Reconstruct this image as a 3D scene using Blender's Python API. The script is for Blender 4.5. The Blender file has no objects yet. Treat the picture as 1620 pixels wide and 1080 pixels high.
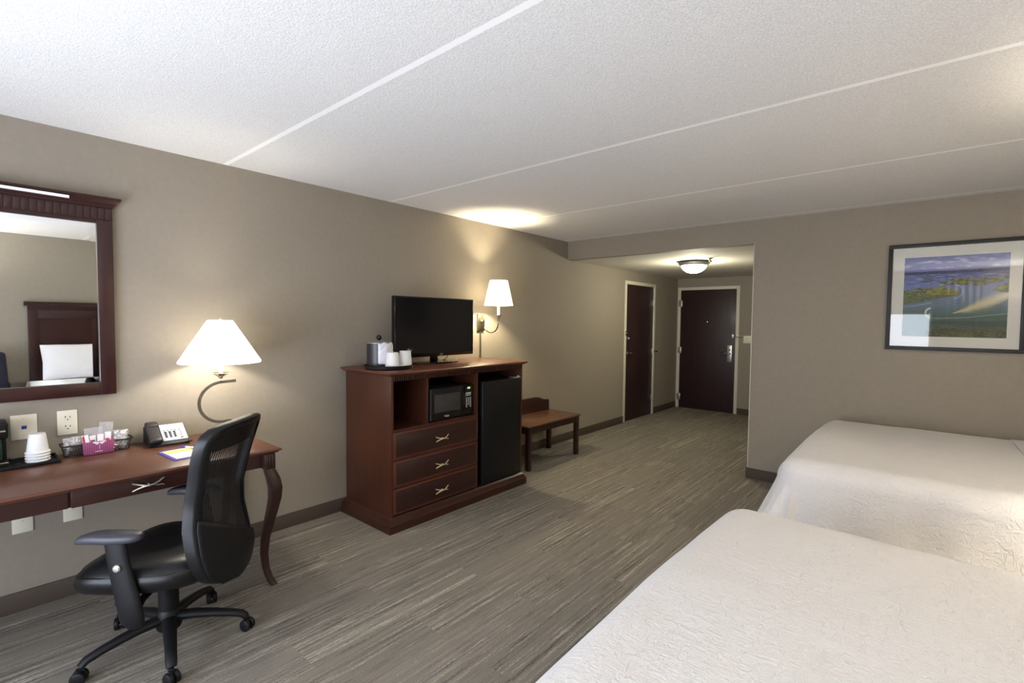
import bpy, bmesh, math, random
import numpy as np
from mathutils import Vector, Matrix, noise as mnoise
random.seed(7)
PI = math.pi
S = bpy.context.scene
COL = S.collection

# ---------------------------------------------------------------- helpers
def lin(c):
    c = c/255.0
    return c/12.92 if c <= 0.04045 else ((c+0.055)/1.055)**2.4
def rgb(r, g, b): return (lin(r), lin(g), lin(b), 1.0)

class MB:
    """collects shapes into one bmesh"""
    def __init__(s): s.bm = bmesh.new(); s.uv = None
    def box(s, x0, x1, y0, y1, z0, z1, bev=0, seg=2, rot=None):
        b = bmesh.new()
        bmesh.ops.create_cube(b, size=1)
        cx, cy, cz = (x0+x1)/2, (y0+y1)/2, (z0+z1)/2
        for v in b.verts:
            v.co = Vector((v.co.x*(x1-x0), v.co.y*(y1-y0), v.co.z*(z1-z0)))
        if bev:
            bmesh.ops.bevel(b, geom=list(b.edges), offset=bev, segments=seg, profile=.5, affect='EDGES')
        if rot is not None:
            for v in b.verts: v.co = rot @ v.co
        for v in b.verts: v.co += Vector((cx, cy, cz))
        s._add(b); return s
    def _add(s, b):
        me = bpy.data.meshes.new('tmp'); b.to_mesh(me); b.free()
        s.bm.from_mesh(me); bpy.data.meshes.remove(me)
    def lathe(s, prof, c=(0, 0, 0), seg=32, axis='z', cap=True):
        rings = []
        for r, h in prof:
            ring = []
            for i in range(seg):
                a = 2*PI*i/seg
                p = (r*math.cos(a), r*math.sin(a), h)
                if axis == 'x': p = (h, p[0], p[1])
                if axis == 'y': p = (p[1], h, p[0])
                ring.append(s.bm.verts.new((c[0]+p[0], c[1]+p[1], c[2]+p[2])))
            rings.append(ring)
        for a, b in zip(rings, rings[1:]):
            for i in range(seg):
                j = (i+1) % seg
                s.bm.faces.new((a[i], a[j], b[j], b[i]))
        if cap:
            s.bm.faces.new(rings[0][::-1]); s.bm.faces.new(rings[-1])
        return s
    def tube(s, pts, rad, seg=10, flat=1.0, up=Vector((0, 0, 1)), square=False):
        """tube along pts; rad scalar or list; flat scales second axis"""
        pts = [Vector(p) for p in pts]; n = len(pts)
        R = rad if isinstance(rad, (list, tuple)) else [rad]*n
        rings = []
        for i, p in enumerate(pts):
            t = (pts[min(i+1, n-1)]-pts[max(i-1, 0)]).normalized()
            u = Vector(up)
            if abs(t.dot(u)) > .97: u = Vector((1, 0, 0)) if abs(t.x) < .9 else Vector((0, 1, 0))
            a = t.cross(u).normalized(); b = a.cross(t).normalized()
            ring = []
            m = 4 if square else seg
            for k in range(m):
                th = 2*PI*k/m + (PI/4 if square else 0)
                q = 1.414 if square else 1
                ring.append(s.bm.verts.new(p+a*(math.cos(th)*R[i]*q)+b*(math.sin(th)*R[i]*flat*q)))
            rings.append(ring)
        m = len(rings[0])
        for a, b in zip(rings, rings[1:]):
            for k in range(m):
                j = (k+1) % m
                s.bm.faces.new((a[k], a[j], b[j], b[k]))
        s.bm.faces.new(rings[0][::-1]); s.bm.faces.new(rings[-1])
        return s
    def prism(s, poly, d0, d1, plane='yz', bev=0):
        """poly in 2D plane, extruded along the remaining axis d0..d1"""
        b = bmesh.new()
        def P(q, d):
            if plane == 'yz': return (d, q[0], q[1])
            if plane == 'xz': return (q[0], d, q[1])
            return (q[0], q[1], d)
        A = [b.verts.new(P(q, d0)) for q in poly]; B = [b.verts.new(P(q, d1)) for q in poly]
        n = len(poly)
        b.faces.new(A[::-1]); b.faces.new(B)
        for i in range(n):
            j = (i+1) % n; b.faces.new((A[i], A[j], B[j], B[i]))
        bmesh.ops.recalc_face_normals(b, faces=b.faces)
        if bev:
            es = [e for e in b.edges if (e.verts[0] in A) == (e.verts[1] in A)]
            bmesh.ops.bevel(b, geom=es, offset=bev, segments=2, profile=.5, affect='EDGES')
        s._add(b); return s
    def sphere(s, c, r, sx=1, sy=1, sz=1, seg=20):
        b = bmesh.new(); bmesh.ops.create_uvsphere(b, u_segments=seg, v_segments=seg//2, radius=r)
        for v in b.verts: v.co = Vector((v.co.x*sx+c[0], v.co.y*sy+c[1], v.co.z*sz+c[2]))
        s._add(b); return s
    def grid(s, f, nu, nv, closed=False):
        V = [[s.bm.verts.new(f(i/nu, j/nv)) for j in range(nv+1)] for i in range(nu+1)]
        for i in range(nu):
            for j in range(nv):
                s.bm.faces.new((V[i][j], V[i+1][j], V[i+1][j+1], V[i][j+1]))
        return s
    def quad(s, *p):
        s.bm.faces.new([s.bm.verts.new(q) for q in p]); return s
    def xf(s, M):
        for v in s.bm.verts: v.co = M @ v.co
        return s

def finish(name, mb, mat, parent=None, off=(0, 0, 0), smooth=35, weld=False, solid=0, recalc=True):
    bm = mb.bm
    if weld: bmesh.ops.remove_doubles(bm, verts=bm.verts, dist=1e-5)
    if recalc: bmesh.ops.recalc_face_normals(bm, faces=bm.faces)
    o3 = Vector(off)
    for v in bm.verts: v.co -= o3
    lim = math.radians(smooth)
    for f in bm.faces: f.smooth = True
    for e in bm.edges:
        if len(e.link_faces) == 2 and e.calc_face_angle(0) > lim: e.smooth = False
    me = bpy.data.meshes.new(name); bm.to_mesh(me); bm.free()
    ob = bpy.data.objects.new(name, me); COL.objects.link(ob)
    if isinstance(mat, (list, tuple)):
        for m in mat: me.materials.append(m)
    else: me.materials.append(mat)
    if parent: ob.parent = parent
    if solid:
        md = ob.modifiers.new('solid', 'SOLIDIFY'); md.thickness = solid; md.offset = 0
    return ob
def struct(name, mb, mat, **k):
    o = finish(name, mb, mat, **k); o['kind'] = 'structure'; return o
def thing(name, label, cat, loc=(0, 0, 0), rz=0, group=None):
    o = bpy.data.objects.new(name, None); COL.objects.link(o); o.empty_display_size = .05
    o.location = loc; o.rotation_euler = (0, 0, rz); o['label'] = label; o['category'] = cat
    if group: o['group'] = group
    return o
def tag(o, label, cat, group=None):
    o['label'] = label; o['category'] = cat
    if group: o['group'] = group
    return o
class T:
    """a thing whose parts are given in world coordinates (local=False) or its own"""
    def __init__(s, name, label, cat, loc=(0, 0, 0), rz=0, group=None, local=False):
        s.r = thing(name, label, cat, loc, rz, group); s.off = (0, 0, 0) if local else loc
    def part(s, name, mb, mat, parent=None, label=None, **k):
        o = finish(name, mb, mat, parent or s.r, s.off, **k)
        if label: o['label'] = label
        return o
def copy_tree(o, parent=None, label=None, loc=None, rz=None):
    c = o.copy(); COL.objects.link(c)
    if parent: c.parent = parent
    if label: c['label'] = label
    if loc is not None: c.location = loc
    if rz is not None: c.rotation_euler = (0, 0, rz)
    for ch in list(o.children): copy_tree(ch, c)
    return c
def text(s, size, M, ext=.0006):
    cu = bpy.data.curves.new('t', 'FONT'); cu.body = s; cu.size = size; cu.extrude = ext
    cu.align_x = 'CENTER'; cu.align_y = 'CENTER'
    ob = bpy.data.objects.new('t', cu); COL.objects.link(ob)
    dg = bpy.context.evaluated_depsgraph_get(); me = bpy.data.meshes.new_from_object(ob.evaluated_get(dg))
    mb = MB(); mb.bm.from_mesh(me); bpy.data.objects.remove(ob)
    for v in mb.bm.verts: v.co = M @ v.co
    return mb
def fac_x(loc):  # text in the y-z plane facing +x (reads along +y)
    return Matrix.Translation(loc) @ Matrix(((0, 0, 1, 0), (1, 0, 0, 0), (0, 1, 0, 0), (0, 0, 0, 1)))

# ---------------------------------------------------------------- materials
def mat(name, color=(.5, .5, .5, 1), rough=.5, metal=0, **k):
    m = bpy.data.materials.new(name); m.use_nodes = True
    b = m.node_tree.nodes['Principled BSDF']
    b.inputs['Base Color'].default_value = color; b.inputs['Roughness'].default_value = rough
    b.inputs['Metallic'].default_value = metal
    for kk, v in k.items(): b.inputs[kk.replace('_', ' ')].default_value = v
    return m
def N(m, t, **k):
    n = m.node_tree.nodes.new(t)
    for a, v in k.items(): setattr(n, a, v)
    return n
def L(m, a, b): m.node_tree.links.new(a, b)
def coords(m, scale=(1, 1, 1), rot=(0, 0, 0), kind='Object'):
    tc = N(m, 'ShaderNodeTexCoord'); mp = N(m, 'ShaderNodeMapping')
    mp.inputs['Scale'].default_value = scale; mp.inputs['Rotation'].default_value = rot
    L(m, tc.outputs[kind], mp.inputs['Vector']); return mp.outputs[0]
def noise(m, vec, scale=5, detail=3, rough=.5, dist=0):
    n = N(m, 'ShaderNodeTexNoise'); n.inputs['Scale'].default_value = scale; n.inputs['Detail'].default_value = detail
    n.inputs['Roughness'].default_value = rough; n.inputs['Distortion'].default_value = dist
    L(m, vec, n.inputs['Vector']); return n.outputs['Fac']
def ramp(m, f, stops, interp='LINEAR'):
    r = N(m, 'ShaderNodeValToRGB'); r.color_ramp.interpolation = interp
    e = r.color_ramp.elements
    e[0].position, e[0].color = stops[0]; e[1].position, e[1].color = stops[-1]
    for p, c in stops[1:-1]:
        q = e.new(p); q.color = c
    L(m, f, r.inputs[0]); return r.outputs[0]
def mth(m, op, a, b=None, c=None):
    n = N(m, 'ShaderNodeMath', operation=op)
    for i, v in enumerate((a, b, c)):
        if v is None: continue
        if isinstance(v, (int, float)): n.inputs[i].default_value = v
        else: L(m, v, n.inputs[i])
    return n.outputs[0]
def mix(m, f, a, b, mode='MIX'):
    n = N(m, 'ShaderNodeMix', data_type='RGBA', blend_type=mode)
    for i, v in ((0, f), (6, a), (7, b)):
        if isinstance(v, (int, float, tuple)): n.inputs[i].default_value = v
        else: L(m, v, n.inputs[i])
    return n.outputs[2]
def bump(m, h, strength=.3, dist=.01):
    b = N(m, 'ShaderNodeBump'); b.inputs['Strength'].default_value = strength; b.inputs['Distance'].default_value = dist
    L(m, h, b.inputs['Height']); L(m, b.outputs[0], m.node_tree.nodes['Principled BSDF'].inputs['Normal'])
def setc(m, c): L(m, c, m.node_tree.nodes['Principled BSDF'].inputs['Base Color'])
def setr(m, c): L(m, c, m.node_tree.nodes['Principled BSDF'].inputs['Roughness'])

# wall paint
WALL = mat('wall_paint', rgb(156, 147, 128), .75)
v = coords(WALL)
setc(WALL, ramp(WALL, noise(WALL, v, 30, 4), [(.3, rgb(143, 134, 120)), (.7, rgb(147, 138, 124))]))
bump(WALL, noise(WALL, v, 160, 2), .16, .004)
WHITEWALL = mat('hall_ceiling_paint', rgb(205, 200, 188), .8)
# popcorn ceiling with smooth joints between the slabs
CEIL = mat('popcorn_ceiling', rgb(228, 226, 222), .9)
v = coords(CEIL)
n1 = noise(CEIL, v, 150, 3, .65); n2 = noise(CEIL, v, 330, 2, .6)
h = mth(CEIL, 'ADD', mth(CEIL, 'MULTIPLY', n1, .65), mth(CEIL, 'MULTIPLY', n2, .35))
sx = N(CEIL, 'ShaderNodeSeparateXYZ'); L(CEIL, v, sx.inputs[0])
fy = mth(CEIL, 'FRACT', mth(CEIL, 'DIVIDE', mth(CEIL, 'ADD', sx.outputs[1], 10*1.2425-1.194+.62125), 1.2425))
dj = mth(CEIL, 'MULTIPLY', mth(CEIL, 'ABSOLUTE', mth(CEIL, 'SUBTRACT', fy, .5)), 1.2425)
wob = mth(CEIL, 'MULTIPLY', noise(CEIL, v, 20, 2), .006)
joint = mth(CEIL, 'LESS_THAN', dj, mth(CEIL, 'ADD', wob, .012))
hc = ramp(CEIL, h, [(.36, rgb(212, 210, 207)), (.62, rgb(242, 241, 238))])
setc(CEIL, mix(CEIL, joint, hc, rgb(252, 251, 249)))
hm = mth(CEIL, 'MULTIPLY', h, mth(CEIL, 'SUBTRACT', 1, joint))
bump(CEIL, mth(CEIL, 'ADD', hm, mth(CEIL, 'MULTIPLY', joint, .62)), .6, .007)
# carpet
CARPET = mat('striped_carpet', rgb(140, 133, 118), .95, Specular_IOR_Level=.1)
tc = N(CARPET, 'ShaderNodeTexCoord'); sp = N(CARPET, 'ShaderNodeSeparateXYZ'); L(CARPET, tc.outputs['Object'], sp.inputs[0])
cb = N(CARPET, 'ShaderNodeCombineXYZ'); L(CARPET, sp.outputs[1], cb.inputs[0]); L(CARPET, sp.outputs[0], cb.inputs[1])
br = N(CARPET, 'ShaderNodeTexBrick'); L(CARPET, cb.outputs[0], br.inputs['Vector'])
br.inputs['Color1'].default_value = (0, 0, 0, 1); br.inputs['Color2'].default_value = (1, 1, 1, 1)
br.inputs['Scale'].default_value = 1; br.inputs['Mortar Size'].default_value = 0
br.inputs['Brick Width'].default_value = 1.0; br.inputs['Row Height'].default_value = .25
tile = mth(CARPET, 'MULTIPLY', br.outputs['Color'], 1.0)
jv = N(CARPET, 'ShaderNodeMapping'); jv.inputs['Scale'].default_value = (90, 45, 1); L(CARPET, tc.outputs['Object'], jv.inputs[0])
jit = mth(CARPET, 'MULTIPLY', mth(CARPET, 'SUBTRACT', noise(CARPET, jv.outputs[0], 1, 2, .6), .5), .020)
sxj = mth(CARPET, 'ADD', sp.outputs[0], jit)
def cvec(kx, ky, kt):
    c = N(CARPET, 'ShaderNodeCombineXYZ')
    L(CARPET, mth(CARPET, 'MULTIPLY', sxj, kx), c.inputs[0])
    L(CARPET, mth(CARPET, 'ADD', mth(CARPET, 'MULTIPLY', sp.outputs[1], ky), mth(CARPET, 'MULTIPLY', tile, kt)), c.inputs[1])
    return c.outputs[0]
st1 = noise(CARPET, cvec(52, .6, 9), 1, 4, .65)
st2 = noise(CARPET, cvec(170, 6, 17), 1, 3, .6)
clus = noise(CARPET, cvec(9, .9, 13), 1, 2, .5)
fine = noise(CARPET, tc.outputs['Object'], 210, 3, .75)
amp = ramp(CARPET, clus, [(.34, (.12, .12, .12, 1)), (.56, (1, 1, 1, 1))])
sm = mth(CARPET, 'ADD', mth(CARPET, 'MULTIPLY', st1, .6), mth(CARPET, 'MULTIPLY', st2, .4))
smc = mth(CARPET, 'ADD', mth(CARPET, 'MULTIPLY', mth(CARPET, 'SUBTRACT', sm, .5), mth(CARPET, 'MULTIPLY', amp, 1.0)), .5)
cc = ramp(CARPET, smc, [(.38, rgb(94, 88, 81)), (.47, rgb(121, 115, 106)), (.53, rgb(134, 128, 117)), (.62, rgb(172, 165, 150))])
tint = ramp(CARPET, fine, [(.3, (.70, .70, .70, 1)), (.7, (1.24, 1.24, 1.24, 1))])
tl = ramp(CARPET, tile, [(0, (.93, .93, .93, 1)), (1, (1.05, 1.05, 1.05, 1))])
setc(CARPET, mix(CARPET, 1.0, mix(CARPET, 1.0, cc, tint, 'MULTIPLY'), tl, 'MULTIPLY'))
bump(CARPET, mth(CARPET, 'ADD', fine, mth(CARPET, 'MULTIPLY', sm, 1.5)), .5, .004)

def wood(name, c0, c1, rough=.32, sc=(1, 1, 1), coat=.25):
    m = mat(name, c0, rough+.04, Coat_Weight=coat*.5, Coat_Roughness=.2, Specular_IOR_Level=.38)
    v = coords(m, sc)
    f = noise(m, v, 9, 5, .6, .6)
    setc(m, ramp(m, f, [(.3, c0), (.7, c1)]))
    setr(m, ramp(m, noise(m, v, 20, 2), [(0, (rough-.05,)*3+(1,)), (1, (rough+.08,)*3+(1,))]))
    return m
CHERRY = wood('cherry_wood', rgb(48, 24, 17), rgb(60, 31, 22), .30, (1, .15, 1))
CHERRYV = wood('cherry_wood_upright', rgb(62, 32, 21), rgb(74, 39, 25), .34, (1, 1, .12))
CHERRYD = wood('cherry_wood_drawer', rgb(42, 21, 16), rgb(50, 26, 20), .34, (1, .15, 1))
CHERRYE = wood('cherry_wood_edge', rgb(78, 40, 29), rgb(90, 48, 34), .32, (1, .15, 1))
DARKW = wood('dark_cherry_wood', rgb(42, 22, 17), rgb(52, 27, 20), .34, (1, .2, 1))
MIRF = wood('mirror_frame_wood', rgb(44, 21, 19), rgb(54, 26, 23), .33, (1, .3, 1))
DOORW = wood('door_veneer', rgb(40, 23, 25), rgb(50, 28, 29), .45, (2, 2, .12), .1)
BASEB = mat('baseboard_vinyl', rgb(72, 61, 51), .7)
CREAM = mat('cream_trim_paint', rgb(214, 208, 190), .5)
PLATE = mat('ivory_plastic', rgb(228, 222, 202), .4)
SLOT = mat('dark_slot', rgb(35, 32, 30), .6)
BLUE = mat('blue_plastic', rgb(48, 54, 140), .4)
BLACKP = mat('black_plastic', rgb(17, 17, 19), .5, Specular_IOR_Level=.3)
BLACKG = mat('black_gloss', rgb(12, 12, 13), .12)
BLACKS = mat('black_satin', rgb(15, 15, 15), .42, Specular_IOR_Level=.3)
GREYP = mat('charcoal_plastic', rgb(52, 52, 60), .5)
SCREEN = mat('television_screen', rgb(20, 19, 19), .16)
STEEL = mat('brushed_nickel', rgb(205, 202, 194), .36, .9)
NICKELD = mat('dark_nickel', rgb(150, 144, 130), .22, 1)
CHROME = mat('polished_chrome', rgb(215, 212, 205), .14, 1)
PEWTER = mat('pewter_pull', rgb(214, 200, 165), .38, .6)
BRONZEG = mat('champagne_metal', rgb(170, 158, 128), .35, 1)
MIRROR = mat('silvered_glass', (.86, .88, .86, 1), .01, 1)
WHITEP = mat('white_paper', rgb(232, 230, 232), .6)
CUPM = mat('wrapped_cup_paper', rgb(235, 234, 232), .45)
v = coords(CUPM); bump(CUPM, noise(CUPM, v, 60, 3, .6, 1.0), .5, .004)
NAVY = mat('navy_upholstery', rgb(25, 23, 38), .9)
CURT = mat('taupe_curtain', rgb(150, 138, 116), .9)
LEATH = mat('black_leather', rgb(13, 13, 15), .38, Specular_IOR_Level=.35)
v = coords(LEATH); bump(LEATH, noise(LEATH, v, 260, 3), .18, .002)
FOIL = mat('silver_foil', rgb(215, 214, 216), .22, .9)
v = coords(FOIL); bump(FOIL, noise(FOIL, v, 55, 4, .6, 1.5), 1.0, .012)
# bed linen
LINEN = mat('matelasse_coverlet', rgb(224, 222, 221), .85, Sheen_Weight=.2)
v = coords(LINEN, (1, 1, 1))
v2 = coords(LINEN, (15, 60, 20), (0, 0, .4)); v3 = coords(LINEN, (48, 15, 20), (0, 0, .5))
a = noise(LINEN, v2, 1, 3, .6, 1.4); b_ = noise(LINEN, v3, 1.3, 3, .6, 1.6)
w = noise(LINEN, v, 3.2, 2, .5, .4); f = noise(LINEN, v, 240, 2)
hh = mth(LINEN, 'ADD', mth(LINEN, 'ADD', mth(LINEN, 'MULTIPLY', mth(LINEN, 'MAXIMUM', a, b_), 1.0), mth(LINEN, 'MULTIPLY', w, .5)), mth(LINEN, 'MULTIPLY', f, .08))
bump(LINEN, hh, .8, .011)
PILLOW = mat('pillow_cotton', rgb(222, 221, 224), .85)
v = coords(PILLOW); bump(PILLOW, noise(PILLOW, v, 12, 3, .5, .8), .35, .02)
def shade_mat(name, e, col=(1, .93, .80, 1)):
    m = bpy.data.materials.new(name); m.use_nodes = True; nt = m.node_tree; nt.nodes.clear()
    o = N(m, 'ShaderNodeOutputMaterial'); em = N(m, 'ShaderNodeEmission'); d = N(m, 'ShaderNodeBsdfDiffuse'); t = N(m, 'ShaderNodeBsdfTranslucent')
    em.inputs[0].default_value = col; em.inputs[1].default_value = e
    d.inputs[0].default_value = (.85, .83, .78, 1); t.inputs[0].default_value = (.75, .70, .60, 1)
    a = N(m, 'ShaderNodeAddShader'); mx = N(m, 'ShaderNodeMixShader'); mx.inputs[0].default_value = .55
    L(m, d.outputs[0], mx.inputs[1]); L(m, t.outputs[0], mx.inputs[2]); L(m, mx.outputs[0], a.inputs[0]); L(m, em.outputs[0], a.inputs[1]); L(m, a.outputs[0], o.inputs[0])
    return m
SHADE = shade_mat('lamp_shade_linen', 1.3, (1, .96, .90, 1))
SHADE2 = shade_mat('sconce_shade_linen', 1.6, (1, .95, .85, 1))
GLASSL = shade_mat('lit_frosted_glass', 4.0, (1, .97, .85, 1))
CANDLE = shade_mat('lit_candle_sleeve', 1.2)
def glassy(name, alpha, color=(1, 1, 1, 1), rough=.05):
    m = mat(name, color, rough); m.node_tree.nodes['Principled BSDF'].inputs['Alpha'].default_value = alpha; return m
CLEAR = glassy('clear_cellophane', .25, rgb(235, 235, 240), .08)
v = coords(CLEAR); bump(CLEAR, noise(CLEAR, v, 60, 3, .6, 1.5), 1.0, .01)
def glaze():
    m = bpy.data.materials.new('picture_glazing'); m.use_nodes = True; nt = m.node_tree; nt.nodes.clear()
    o = N(m, 'ShaderNodeOutputMaterial'); t = N(m, 'ShaderNodeBsdfTransparent'); g = N(m, 'ShaderNodeBsdfGlossy'); g.inputs['Roughness'].default_value = .01
    fr = N(m, 'ShaderNodeFresnel'); fr.inputs[0].default_value = 1.5; mx = N(m, 'ShaderNodeMixShader')
    L(m, fr.outputs[0], mx.inputs[0]); L(m, t.outputs[0], mx.inputs[1]); L(m, g.outputs[0], mx.inputs[2]); L(m, mx.outputs[0], o.inputs[0]); return m
GLAZE = glaze()
# chair mesh fabric: fine see-through weave
MESHF = mat('mesh_fabric', rgb(18, 18, 20), .6)
vv = coords(MESHF, (1, 1, 1)); wv = N(MESHF, 'ShaderNodeTexWave', wave_type='BANDS', bands_direction='X')
L(MESHF, vv, wv.inputs[0]); wv.inputs['Scale'].default_value = 26; wv.inputs['Distortion'].default_value = 1.6
wv.inputs['Detail'].default_value = 1; wv.inputs['Detail Scale'].default_value = .3
L(MESHF, ramp(MESHF, wv.outputs['Fac'], [(.06, (.72, .72, .72, 1)), (.30, (.97, .97, .97, 1))]), MESHF.node_tree.nodes['Principled BSDF'].inputs['Alpha'])

# ---------------------------------------------------------------- room
H, HS = 2.452, 2.233
YF, XC, YD, XR, YB = 5.022, 2.118, 8.41, 4.86, -1.35
T_ = .12
struct('floor', MB().box(-T_, XR+T_, YB-T_, YD+T_, -.1, 0), CARPET)
struct('ceiling', MB().box(-T_, XR+T_, YB-T_, YF+.06, H, H+.1), CEIL)
struct('ceiling_hall', MB().box(0, XC, YF+.1, YD, HS, HS+.1), WHITEWALL)
# left wall with the side door opening
D1a, D1b, DH = 6.496, 7.512, 2.085
wl = MB(); wl.box(-T_, 0, YB-T_, D1a+.03, 0, H); wl.box(-T_, 0, D1b-.03, YD+T_, 0, H); wl.box(-T_, 0, D1a+.03, D1b-.03, DH-.03, H)
struct('wall_left', wl, WALL)
# far wall: soffit over hall mouth and solid wall with the picture
struct('wall_far', MB().box(0, XC, YF, YF+.1, HS, H).box(XC, XR, YF, YF+.12, 0, H), WALL)
struct('wall_hall_right', MB().box(XC, XC+.12, YF+.12, YD, 0, H), WALL)
E0, E1 = .014, 1.034
we = MB(); we.box(0, E0+.03, YD, YD+T_, 0, H); we.box(E1-.03, XC+.12, YD, YD+T_, 0, H); we.box(E0+.03, E1-.03, YD, YD+T_, DH-.03, H)
struct('wall_hall_end', we, WALL)
struct('wall_right', MB().box(XR, XR+T_, YB-T_, YF+.1, 0, H), WALL)
WX0, WX1, WZ0, WZ1 = .52, 3.38, .42, 1.70
wb = MB(); wb.box(0, WX0, YB-T_, YB, 0, H); wb.box(WX1, XR, YB-T_, YB, 0, H); wb.box(WX0, WX1, YB-T_, YB, 0, WZ0); wb.box(WX0, WX1, YB-T_, YB, WZ1, H)
struct('wall_back', wb, WALL)
# baseboards (one object per run)
bh, bt = .10, .012
def bb(name, *a): struct(name, MB().box(*a, bev=.003), BASEB)
bb('baseboard_left', 0, bt, YB, D1a, 0, bh)
bb('baseboard_left_end', 0, bt, D1b, YD, 0, bh)
bb('baseboard_far', XC-.0, XR, YF-bt, YF, 0, bh)
bb('baseboard_hall_corner', XC-bt, XC, YF-bt, YD, 0, bh)
bb('baseboard_hall_end', E1, XC-bt, YD-bt, YD, 0, bh)
bb('baseboard_right', XR-bt, XR, YB, YF-bt, 0, bh)
bb('baseboard_back', bt, XR-bt, YB, YB+bt, 0, bh)
# thin pale bead, its colour standing for light caught on the hall corner
struct('corner_glint_1', MB().box(XC-.003, XC+.004, YF-.003, YF+.004, bh, HS-.002, bev=.001), mat('corner_glint_paint', rgb(200, 194, 178), .4))

# window in the wall behind the camera
wf = MB()
for z0, z1 in ((WZ0, WZ0+.05), (WZ1-.05, WZ1)): wf.box(WX0, WX1, YB-.1, YB-.04, z0, z1)
for x0 in (WX0, (WX0+WX1)/2-.025, WX1-.05): wf.box(x0, x0+.05, YB-.1, YB-.04, WZ0+.05, WZ1-.05)
win = struct('window_1', wf, CREAM)
gl = finish('window_pane', MB().box(WX0+.03, WX1-.03, YB-.072, YB-.068, WZ0+.03, WZ1-.03), GLAZE, win); 
def curtain(x0, x1, label):
    def f(u, v):
        x = x0+(x1-x0)*u
        return (x, YB+.09+.03*math.sin(u*PI*2*7)*(1-.2*v)+.008*math.sin(u*40), .04+(2.30-.04)*v)
    o = finish('curtain', MB().grid(f, 120, 6), CURT, solid=.004, smooth=60); tag(o, label, 'curtain', 'window curtains'); return o
curtain(WX1-.02, WX1+.62, 'taupe pleated curtain hanging at the picture side of the window')
curtain(WX0-.45, WX0+.1, 'taupe pleated curtain hanging at the desk side of the window')
rod = T('curtain_rod', 'thin nickel rod above the window carrying two curtains', 'curtain rod', (2.05, YB+.09, 2.31))
rod.part('pole', MB().tube([(WX0-.5, YB+.09, 2.315), (WX1+.68, YB+.09, 2.315)], .011), STEEL)
for x in (WX0-.47, WX1+.65): rod.part('bracket', MB().box(x-.01, x+.01, YB, YB+.1, 2.305, 2.325), STEEL)

# ---------------------------------------------------------------- doors
def lever(part_to, M, o_parent): pass
# side door on the left wall (door_1)
d1 = struct('door_1', MB().box(-.05, -.004, D1a+.052, D1b-.052, .008, DH-.052, bev=.002), DOORW)
fr = MB()
fr.box(-T_, .012, D1a, D1a+.05, 0, DH, bev=.003).box(-T_, .012, D1b-.05, D1b, 0, DH, bev=.003).box(-T_, .012, D1a+.05, D1b-.05, DH-.05, DH, bev=.003)
finish('door_frame', fr, CREAM, d1)
finish('deadbolt', MB().lathe([(.028, 0), (.028, .006), (.02, .012), (.02, .022), (.0, .024)], (-.004, 6.612, 1.235), 20, 'x', cap=False).box(.016, .026, 6.607, 6.617, 1.215, 1.255, bev=.002), CHROME, d1)
finish('door_handle', MB().lathe([(.03, 0), (.03, .006), (.012, .01), (.012, .045)], (-.004, 6.612, 1.02), 20, 'x').tube([(.04, 6.60, 1.02), (.046, 6.64, 1.022), (.046, 6.69, 1.02), (.042, 6.74, 1.015)], [.010, .009, .008, .007], 10), CHROME, d1)
finish('door_guard', MB().box(.010, .022, 6.505, 6.535, 1.285, 1.35, bev=.003).box(-.004, .02, 6.545, 6.575, 1.30, 1.335, bev=.003), CHROME, d1)
for hz in (1.79, 1.0, .26):
    finish('hinge', MB().box(-.006, .006, D1b-.085, D1b-.02, hz-.055, hz+.055, bev=.001).tube([(.010, D1b-.052, hz-.055), (.010, D1b-.052, hz+.055)], .007), STEEL, d1)
finish('door_stop', MB().tube([(.008, D1b-.052, 1.02), (.05, D1b-.03, 1.015)], .006).lathe([(.012, 0), (.014, .01), (.010, .022), (0, .024)], (.05, D1b-.03, 1.015), 14, 'x', cap=False), SLOT, d1)
# entry door at the hall end (door_2)
d2 = struct('door_2', MB().box(E0+.052, E1-.052, YD+.004, YD+.05, .012, DH-.052, bev=.002), DOORW)
fr = MB()
fr.box(E0, E0+.05, YD-.012, YD+T_, 0, DH, bev=.003).box(E1-.05, E1, YD-.012, YD+T_, 0, DH, bev=.003).box(E0+.05, E1-.05, YD-.012, YD+T_, DH-.05, DH, bev=.003)
finish('door_frame', fr, CREAM, d2)
finish('threshold', MB().box(E0+.05, E1-.05, YD-.004, YD+.06, 0, .010), SLOT, d2)
lk = finish('lock_plate', MB().box(.862, .938, YD-.020, YD+.004, .845, 1.115, bev=.006), STEEL, d2)
finish('door_handle', MB().lathe([(.018, 0), (.016, -.03), (.014, -.05)], (.905, YD-.020, .985), 16, 'y').tube([(.905, YD-.066, .985), (.86, YD-.07, .983), (.80, YD-.068, .978), (.775, YD-.064, .977)], [.012, .011, .009, .008], 10), CHROME, lk)
finish('key_slot', MB().box(.886, .914, YD-.0225, YD-.019, 1.03, 1.05), SLOT, lk)
finish('peephole', MB().lathe([(.012, 0), (.012, -.006), (.006, -.008), (0, -.008)], (.52, YD+.004, 1.495), 16, 'y', cap=False), CHROME, d2)
finish('security_latch', MB().box(.925, .955, YD-.014, YD+.004, 1.235, 1.295, bev=.003).box(.985, 1.03, YD-.03, YD-.012, 1.245, 1.285, bev=.003).tube([(.99, YD-.03, 1.265), (1.05, YD-.045, 1.268), (1.10, YD-.04, 1.27)], .006), STEEL, d2)
for hz in (1.81, 1.0, .19):
    finish('hinge', MB().box(E0+.02, E0+.08, YD-.014, YD+.004, hz-.055, hz+.055, bev=.001), STEEL, d2)

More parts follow.
